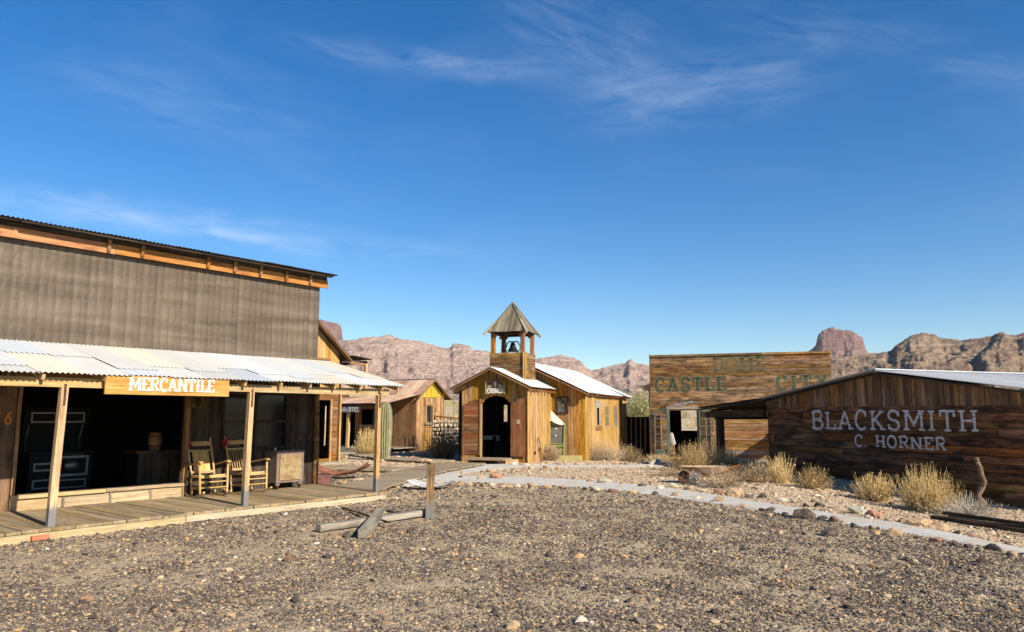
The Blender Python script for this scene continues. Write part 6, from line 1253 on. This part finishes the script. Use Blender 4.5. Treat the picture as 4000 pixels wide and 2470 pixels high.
# dead shrub and cholla stump beside the smithy
ds = root('dead_shrub', 'bleached dead shrub with arching bare branches by the smithy', 'shrub', (9.35, 15.75, float(gz(9.35, 15.75))), 0)
stems_mesh('branches', D_GREY, ds, 260, .55, .95, .06, .006, 1.4, 0, droop=.22, seed=77); stems_mesh('twigs', D_GREY, ds, 320, .34, .8, .3, .0035, 1.2, 2, .014, seed=78)
cs2 = MB(); pr = [(0, 0, -.05, .10), (.02, 0, .15, .095), (-.06, .02, .33, .062), (.02, 0, .5, .07), (.10, .0, .66, .055), (.05, .02, .84, .062), (.035, 0, 1.0, .05), (.0, .0, 1.12, .045), (-.03, 0, 1.2, .05), (.0, 0, 1.27, .03)]
cs2.tube([p[:3] for p in pr], [p[3] for p in pr], 11)
for i in range(60):
    k = random.randrange(len(pr) - 1); f = random.random(); a = Vector(pr[k][:3]).lerp(Vector(pr[k + 1][:3]), f); rr_ = pr[k][3]; th = random.uniform(0, 6.28); c_ = a + Vector((math.cos(th), math.sin(th), 0)) * rr_ * .85; s_ = random.uniform(.012, .028)
    cs2.lathe([(0, -s_), (s_, -s_ * .3), (s_ * .8, s_ * .5), (0, s_)], 6, c_)
o = cs2.build('dead_cholla', M_BARK, None, None, True); o.scale = (1.0, 1.0, .86); o.location = (10.0, 16.2, float(gz(10.0, 16.2))); tag(o, 'dead knobbly cholla trunk standing in the bleached shrub by the smithy', 'dead cactus')
# saguaro
def cactus_mat():
    m, t, b = new_mat('saguaro_skin'); tc = t.node('ShaderNodeTexCoord'); n = t.noise(tc.outputs['Object'], 5, 5, .6); sx = t.node('ShaderNodeSeparateXYZ'); t.l.new(tc.outputs['Object'], sx.inputs[0])
    c = t.ramp(n, [(.35, (.20, .20, .085)), (.6, (.29, .285, .14)), (.75, (.38, .35, .21))])
    t.l.new(c, b.inputs['Base Color']); b.inputs['Roughness'].default_value = .7; return m
sa = root('saguaro_cactus', 'young saguaro cactus with pale spines beside the corner porch post', 'cactus', (-4.90, 28.94, float(gz(-4.9, 28.94)) - .03)); nr_ = 17; sv = []; hs_ = [0, .15, .4, .8, 1.2, 1.6, 1.9, 2.08, 2.2, 2.27, 2.29]; rs_ = [.155, .165, .185, .205, .215, .215, .2, .17, .115, .05, .0]; nk = nr_ * 4
for z_, r_ in zip(hs_, rs_): sv += [(r_ * (1 + .13 * math.cos(k * 2 * PI / 4)) * math.cos(2 * PI * k / nk) + .0 + z_ * .0, r_ * (1 + .13 * math.cos(k * 2 * PI / 4)) * math.sin(2 * PI * k / nk), z_) for k in range(nk)]
mesh('stem', sv, [[i * nk + k, i * nk + (k + 1) % nk, (i + 1) * nk + (k + 1) % nk, (i + 1) * nk + k] for i in range(len(hs_) - 1) for k in range(nk)], cactus_mat(), sa)
v = []; f = []
for rib in range(nr_):
    for i in range(70):
        z_ = .12 + i * .031; r_ = np.interp(z_, hs_, rs_) * 1.13; th = 2 * PI * rib / nr_
        for k in range(11 if z_ > 1.0 else 6):
            dirv = Vector((math.cos(th + random.gauss(0, .5)), math.sin(th + random.gauss(0, .5)), random.gauss(.1 if z_ < 2 else .6, .5))).normalized(); p = Vector((r_ * math.cos(th), r_ * math.sin(th), z_)); e = p + dirv * random.uniform(.035, .07 if z_ < 1 else .085); w_ = Vector((-math.sin(th), math.cos(th), .3)) * .004; n = len(v); v += [tuple(p - w_), tuple(p + w_), tuple(e)]; f.append([n, n + 1, n + 2])
mesh('spines', v, f, flat('cactus_spines', (.58, .51, .40), .8), sa)
# palo verde beyond the pen
pv = root('palo_verde_tree', 'pale green palo verde tree behind the barred pen', 'tree', (9.4, 55.0, float(gz(9.4, 55)))); q = np.random.default_rng(9)
tr = MB(); L_ = []
for i in range(14):
    th = q.uniform(0, 6.28); r_ = q.uniform(.8, 3.0); z_ = q.uniform(1.8, 3.6); tr.tube([(0, 0, 0), (r_ * .3 * math.cos(th), r_ * .3 * math.sin(th), z_ * .5), (r_ * math.cos(th), r_ * math.sin(th), z_)], [.12, .07, .02], 6)
    for k in range(1500): L_.append(np.array([r_ * math.cos(th), r_ * math.sin(th), z_]) * q.uniform(.55, 1.15) + q.normal(0, .45, 3) * [1, 1, .8])
tr.build('trunk', flat('green_bark', (.18, .2, .07), .8), pv); L_ = np.array(L_); L_ = L_[L_[:, 2] > .15]; m_ = len(L_); a = q.normal(0, .045, (m_, 3)); b = q.normal(0, .03, (m_, 3)); V = np.stack([L_ - a, L_ + b, L_ + a], 1).reshape(-1, 3); mesh('crown', V.tolist(), np.arange(m_ * 3).reshape(-1, 3).tolist(), L_PALO, pv)

# ================================================================== ocotillo fence and rubble wall left of the church
oc = root('ocotillo_fence', 'dark uneven stick fence left of the church', 'fence', (-4.05, 36.2, -.32), R(-12))
for i in range(22):
    xx = i * .085; hh = random.choice([1.7, 1.85, 1.95, 2.05]) if i not in (9, 15, 18) else random.uniform(2.8, 3.3)
    MB().tube([(xx, 0, 0), (xx + random.uniform(-.02, .02), random.uniform(-.02, .02), hh * .5), (xx + random.uniform(-.04, .04), 0, hh)], [.02, .017, .012], 5).build('stick', W_DR if i % 3 else W_BR, oc)
for z_ in (.5, 1.45): MB().tube([(-.05, .03, z_), (1.9, .03, z_ + .03)], .02, 6).build('rail', W_DR, oc)
rw = root('rubble_wall', 'low rubble stone wall behind the stick fence', 'wall', (-4.2, 38.4, -.32), R(-12)); rsrc = [stone_obj('wall_stone_source', K['p'], 200 + i, 1, .8).data for i in range(6)]
for r_ in range(9):
    for i in range(11):
        so_ = bpy.data.objects.new('wall_stone', rsrc[(r_ * 5 + i * 3) % 6]); link(so_, rw); so_.location = (i * .24 + (r_ % 2) * .12 + random.uniform(-.02, .02), random.uniform(-.04, .04), .1 + r_ * .2); s_ = random.uniform(.26, .34); so_.scale = (s_, s_, s_ * .95); so_.rotation_euler = (random.uniform(-.3, .3), random.uniform(-.3, .3), random.uniform(0, 6))
bar('cap_log', rw, (-.1, 0, 2.0), (2.7, 0, 1.75), .1, .08, W_BR)

# ================================================================== things lying about
def pt(x, y, z=0): return (x, y, float(gz(x, y)) + z)
ps = bar('wooden_post', None, pt(-1.435, 13.2, -.05), pt(-1.41, 13.2, .92), .145, .13, W_LO, up=(1, .15, 0)); tag(ps, 'weathered square wooden post standing alone in the gravel', 'post')
b1 = bar('fallen_beam', None, pt(-2.93, 11.55, .075), pt(-1.50, 13.35, .085), .12, .10, W_GR); tag(b1, 'long grey beam lying against the foot of the lone post', 'beam')
b2 = bar('fallen_beam', None, pt(-2.16, 11.05, .07), pt(-2.13, 12.35, .22), .13, .11, W_GR); tag(b2, 'short split grey beam resting across the long fallen beam', 'beam')
b3 = bar('thin_stake', None, pt(-3.22, 14.45, .03), pt(-1.92, 11.95, .10), .035, .02, W_DR); tag(b3, 'thin dark stake under the crossed grey beams', 'stake')
def crumpled(name, label, cat, x, y, sx, sy, h, mat, rz, seed, th=.008):
    q = np.random.default_rng(seed); n = 12; v = []
    for k in (0, 1):
        for i in range(n + 1):
            for j in range(n + 1):
                u, w = i / n - .5, j / n - .5; z_ = h * (abs(u) ** 2 * 2.2 + .5 * fbm(np.array(u * 4 + seed), np.array(w * 4), 3)) + .005 - k * th; v.append((u * sx * (1 + .1 * math.sin(j)), w * sy * (1 + .12 * math.sin(i * 1.7)), float(z_)))
    S = (n + 1) ** 2; f = []
    for i in range(n):
        for j in range(n): a = i * (n + 1) + j; f += [[a, a + n + 1, a + n + 2, a + 1], [S + a + 1, S + a + n + 2, S + a + n + 1, S + a]]
    for i in range(n):
        for a, b in ((i, i + 1), (n * (n + 1) + i, n * (n + 1) + i + 1), (i * (n + 1), (i + 1) * (n + 1)), (i * (n + 1) + n, (i + 1) * (n + 1) + n)): f.append([a, b, S + b, S + a])
    o = mesh(name, v, f, mat); o.location = pt(x, y, .03); o.rotation_euler = (0, 0, rz); return tag(o, label, cat)
M_SCRAP = rusty('scrap_red_iron', [(.06, .025, .015), (.22, .085, .05), (.32, .14, .09)], 6)
crumpled('sheet_scrap', 'bent white and brown sheet metal scrap behind the lone post', 'sheet metal', -1.9, 18.1, 1.05, .55, .22, rusty('white_scrap', [(.42, .44, .46), (.48, .48, .47), (.2, .14, .1)], 3.2, .6), -.12, 3)
crumpled('sheet_scrap', 'crumpled rusty red sheet metal lying left of the boardwalk', 'sheet metal', -4.75, 21.0, 1.5, .7, .45, M_SCRAP, .05, 8)
rb = root('rusty_box', 'rusty red iron box at the end of the store porch', 'box', pt(-4.85, 19.3), .2); MB().box((0, 0, .13), (.42, .3, .26)).build('box_body', flat('rust_red_box', (.17, .075, .065), .8, 0, .3, 8), rb); MB().box((0, 0, .265), (.44, .32, .012)).build('box_rim', M_IRON, rb)
for i, (a, b, hh) in enumerate((((7.9, 14.35, .06), (8.9, 12.5, .05), .09), ((8.1, 14.6, .05), (9.3, 12.9, .05), .08), ((8.2, 14.45, .15), (9.2, 12.6, .13), .09), ((8.5, 14.8, .07), (9.7, 13.4, .05), .07))):
    o = bar('dark_plank', None, pt(*a), pt(*b), .09, hh * .7, W_DR); tag(o, ['front dark charred plank in the pile beside the path', 'second dark charred plank in the pile beside the path', 'topmost dark charred plank in the pile beside the path', 'rear dark charred plank in the pile beside the path'][i], 'plank')
# wheelbarrow
M_WB = rusty('wheelbarrow_iron', [(.2, .10, .055), (.42, .29, .19), (.58, .5, .4)], 5)
wb = root('wheelbarrow', 'rusty wheelbarrow with shallow pointed tray in the dry grass', 'wheelbarrow', pt(5.05, 19.55), R(-4)); n = 16; rim = []; bot = []
for k in range(n):
    th = 2 * PI * k / n; c, s = math.cos(th), math.sin(th); e = 1 if c > 0 else 1.25
    rim.append((.58 * e * abs(c) ** .8 * (1 if c > 0 else -1), .33 * s, .44 + .0 * c)); bot.append((.30 * c + .1, .2 * s, .22))
v = rim + bot + [(x * .97, y * .95, z - .004) for x, y, z in rim] + [(x * .96, y * .95, z + .012) for x, y, z in bot]; f = [[n + k, n + (k + 1) % n, (k + 1) % n, k] for k in range(n)] + [[2 * n + k, 2 * n + (k + 1) % n, 3 * n + (k + 1) % n, 3 * n + k] for k in range(n)] + [[k, (k + 1) % n, 2 * n + (k + 1) % n, 2 * n + k] for k in range(n)] + [list(range(n, 2 * n))[::-1], list(range(3 * n, 4 * n))]
mesh('tray', v, f, M_WB, wb)
for s in (-.2, .2): MB().tube([(-.55, s * .4, .2), (0, s, .21), (.5, s * 1.1, .36), (.88, s * 1.2, .46)], .018, 6).build('handle', W_BR, wb); MB().tube([(.28, s, .22), (.34, s * 1.1, .0)], .016, 6).build('leg', M_IRON, wb)
MB().tube([(-.6, -.025, .16), (-.6, .025, .16)], .16, 18).build('wheel', M_IRON, wb)

# ------------------------------------------------------------------ small pieces belong to the part they sit on
def nest(child_name, part_name):
    base = lambda o: o.name.rsplit('.', 1)[0] if o.name[-3:].isdigit() else o.name
    for r_ in [o for o in COL.objects if o.parent is None and o.children]:
        kids = [c for c in r_.children if base(c) == child_name]; hosts = [c for c in r_.children if base(c) == part_name]
        if not kids or not hosts: continue
        ctr = {h.name: h.matrix_basis @ (sum((Vector(b) for b in h.bound_box), Vector()) / 8) for h in hosts}
        for k in kids:
            c = k.matrix_basis @ (sum((Vector(b) for b in k.bound_box), Vector()) / 8); h = min(hosts, key=lambda q: (ctr[q.name] - c).length)
            M = h.matrix_basis.inverted() @ k.matrix_basis; k.parent = h; k.matrix_basis = M
for a_, b_ in (('iron_strap', 'porch_post'), ('finial', 'back_post'), ('wheel', 'foot'), ('window_pane', 'window_frame'), ('window_bar', 'window_frame'), ('knob', 'stile'), ('bolt', 'door_leaf'), ('stand_foot', 'stand'),
               ('letter_outline', 'letter'), ('letter', 'sign_panel'), ('white_cross', 'sign_panel'), ('scroll_ornament', 'sign_panel'), ('sign_batten', 'sign_panel'), ('post_bracket', 'tower_post'), ('oven_medallion', 'oven_door_frame')): nest(a_, b_)

# ================================================================== desert air
hm = bpy.data.materials.new('desert_haze'); hm.use_nodes = True; hm.node_tree.nodes.clear()
ho = hm.node_tree.nodes.new('ShaderNodeOutputMaterial'); hv = hm.node_tree.nodes.new('ShaderNodeVolumePrincipled'); hv.inputs['Color'].default_value = (.80, .88, 1, 1); hv.inputs['Density'].default_value = .00005
hm.node_tree.links.new(hv.outputs[0], ho.inputs['Volume'])
hz_o = MB().box((0, 0, 196), (7000, 7000, 420)).build('haze', hm); tag(hz_o, 'thin dry desert air over the whole valley', 'haze', kind='stuff')
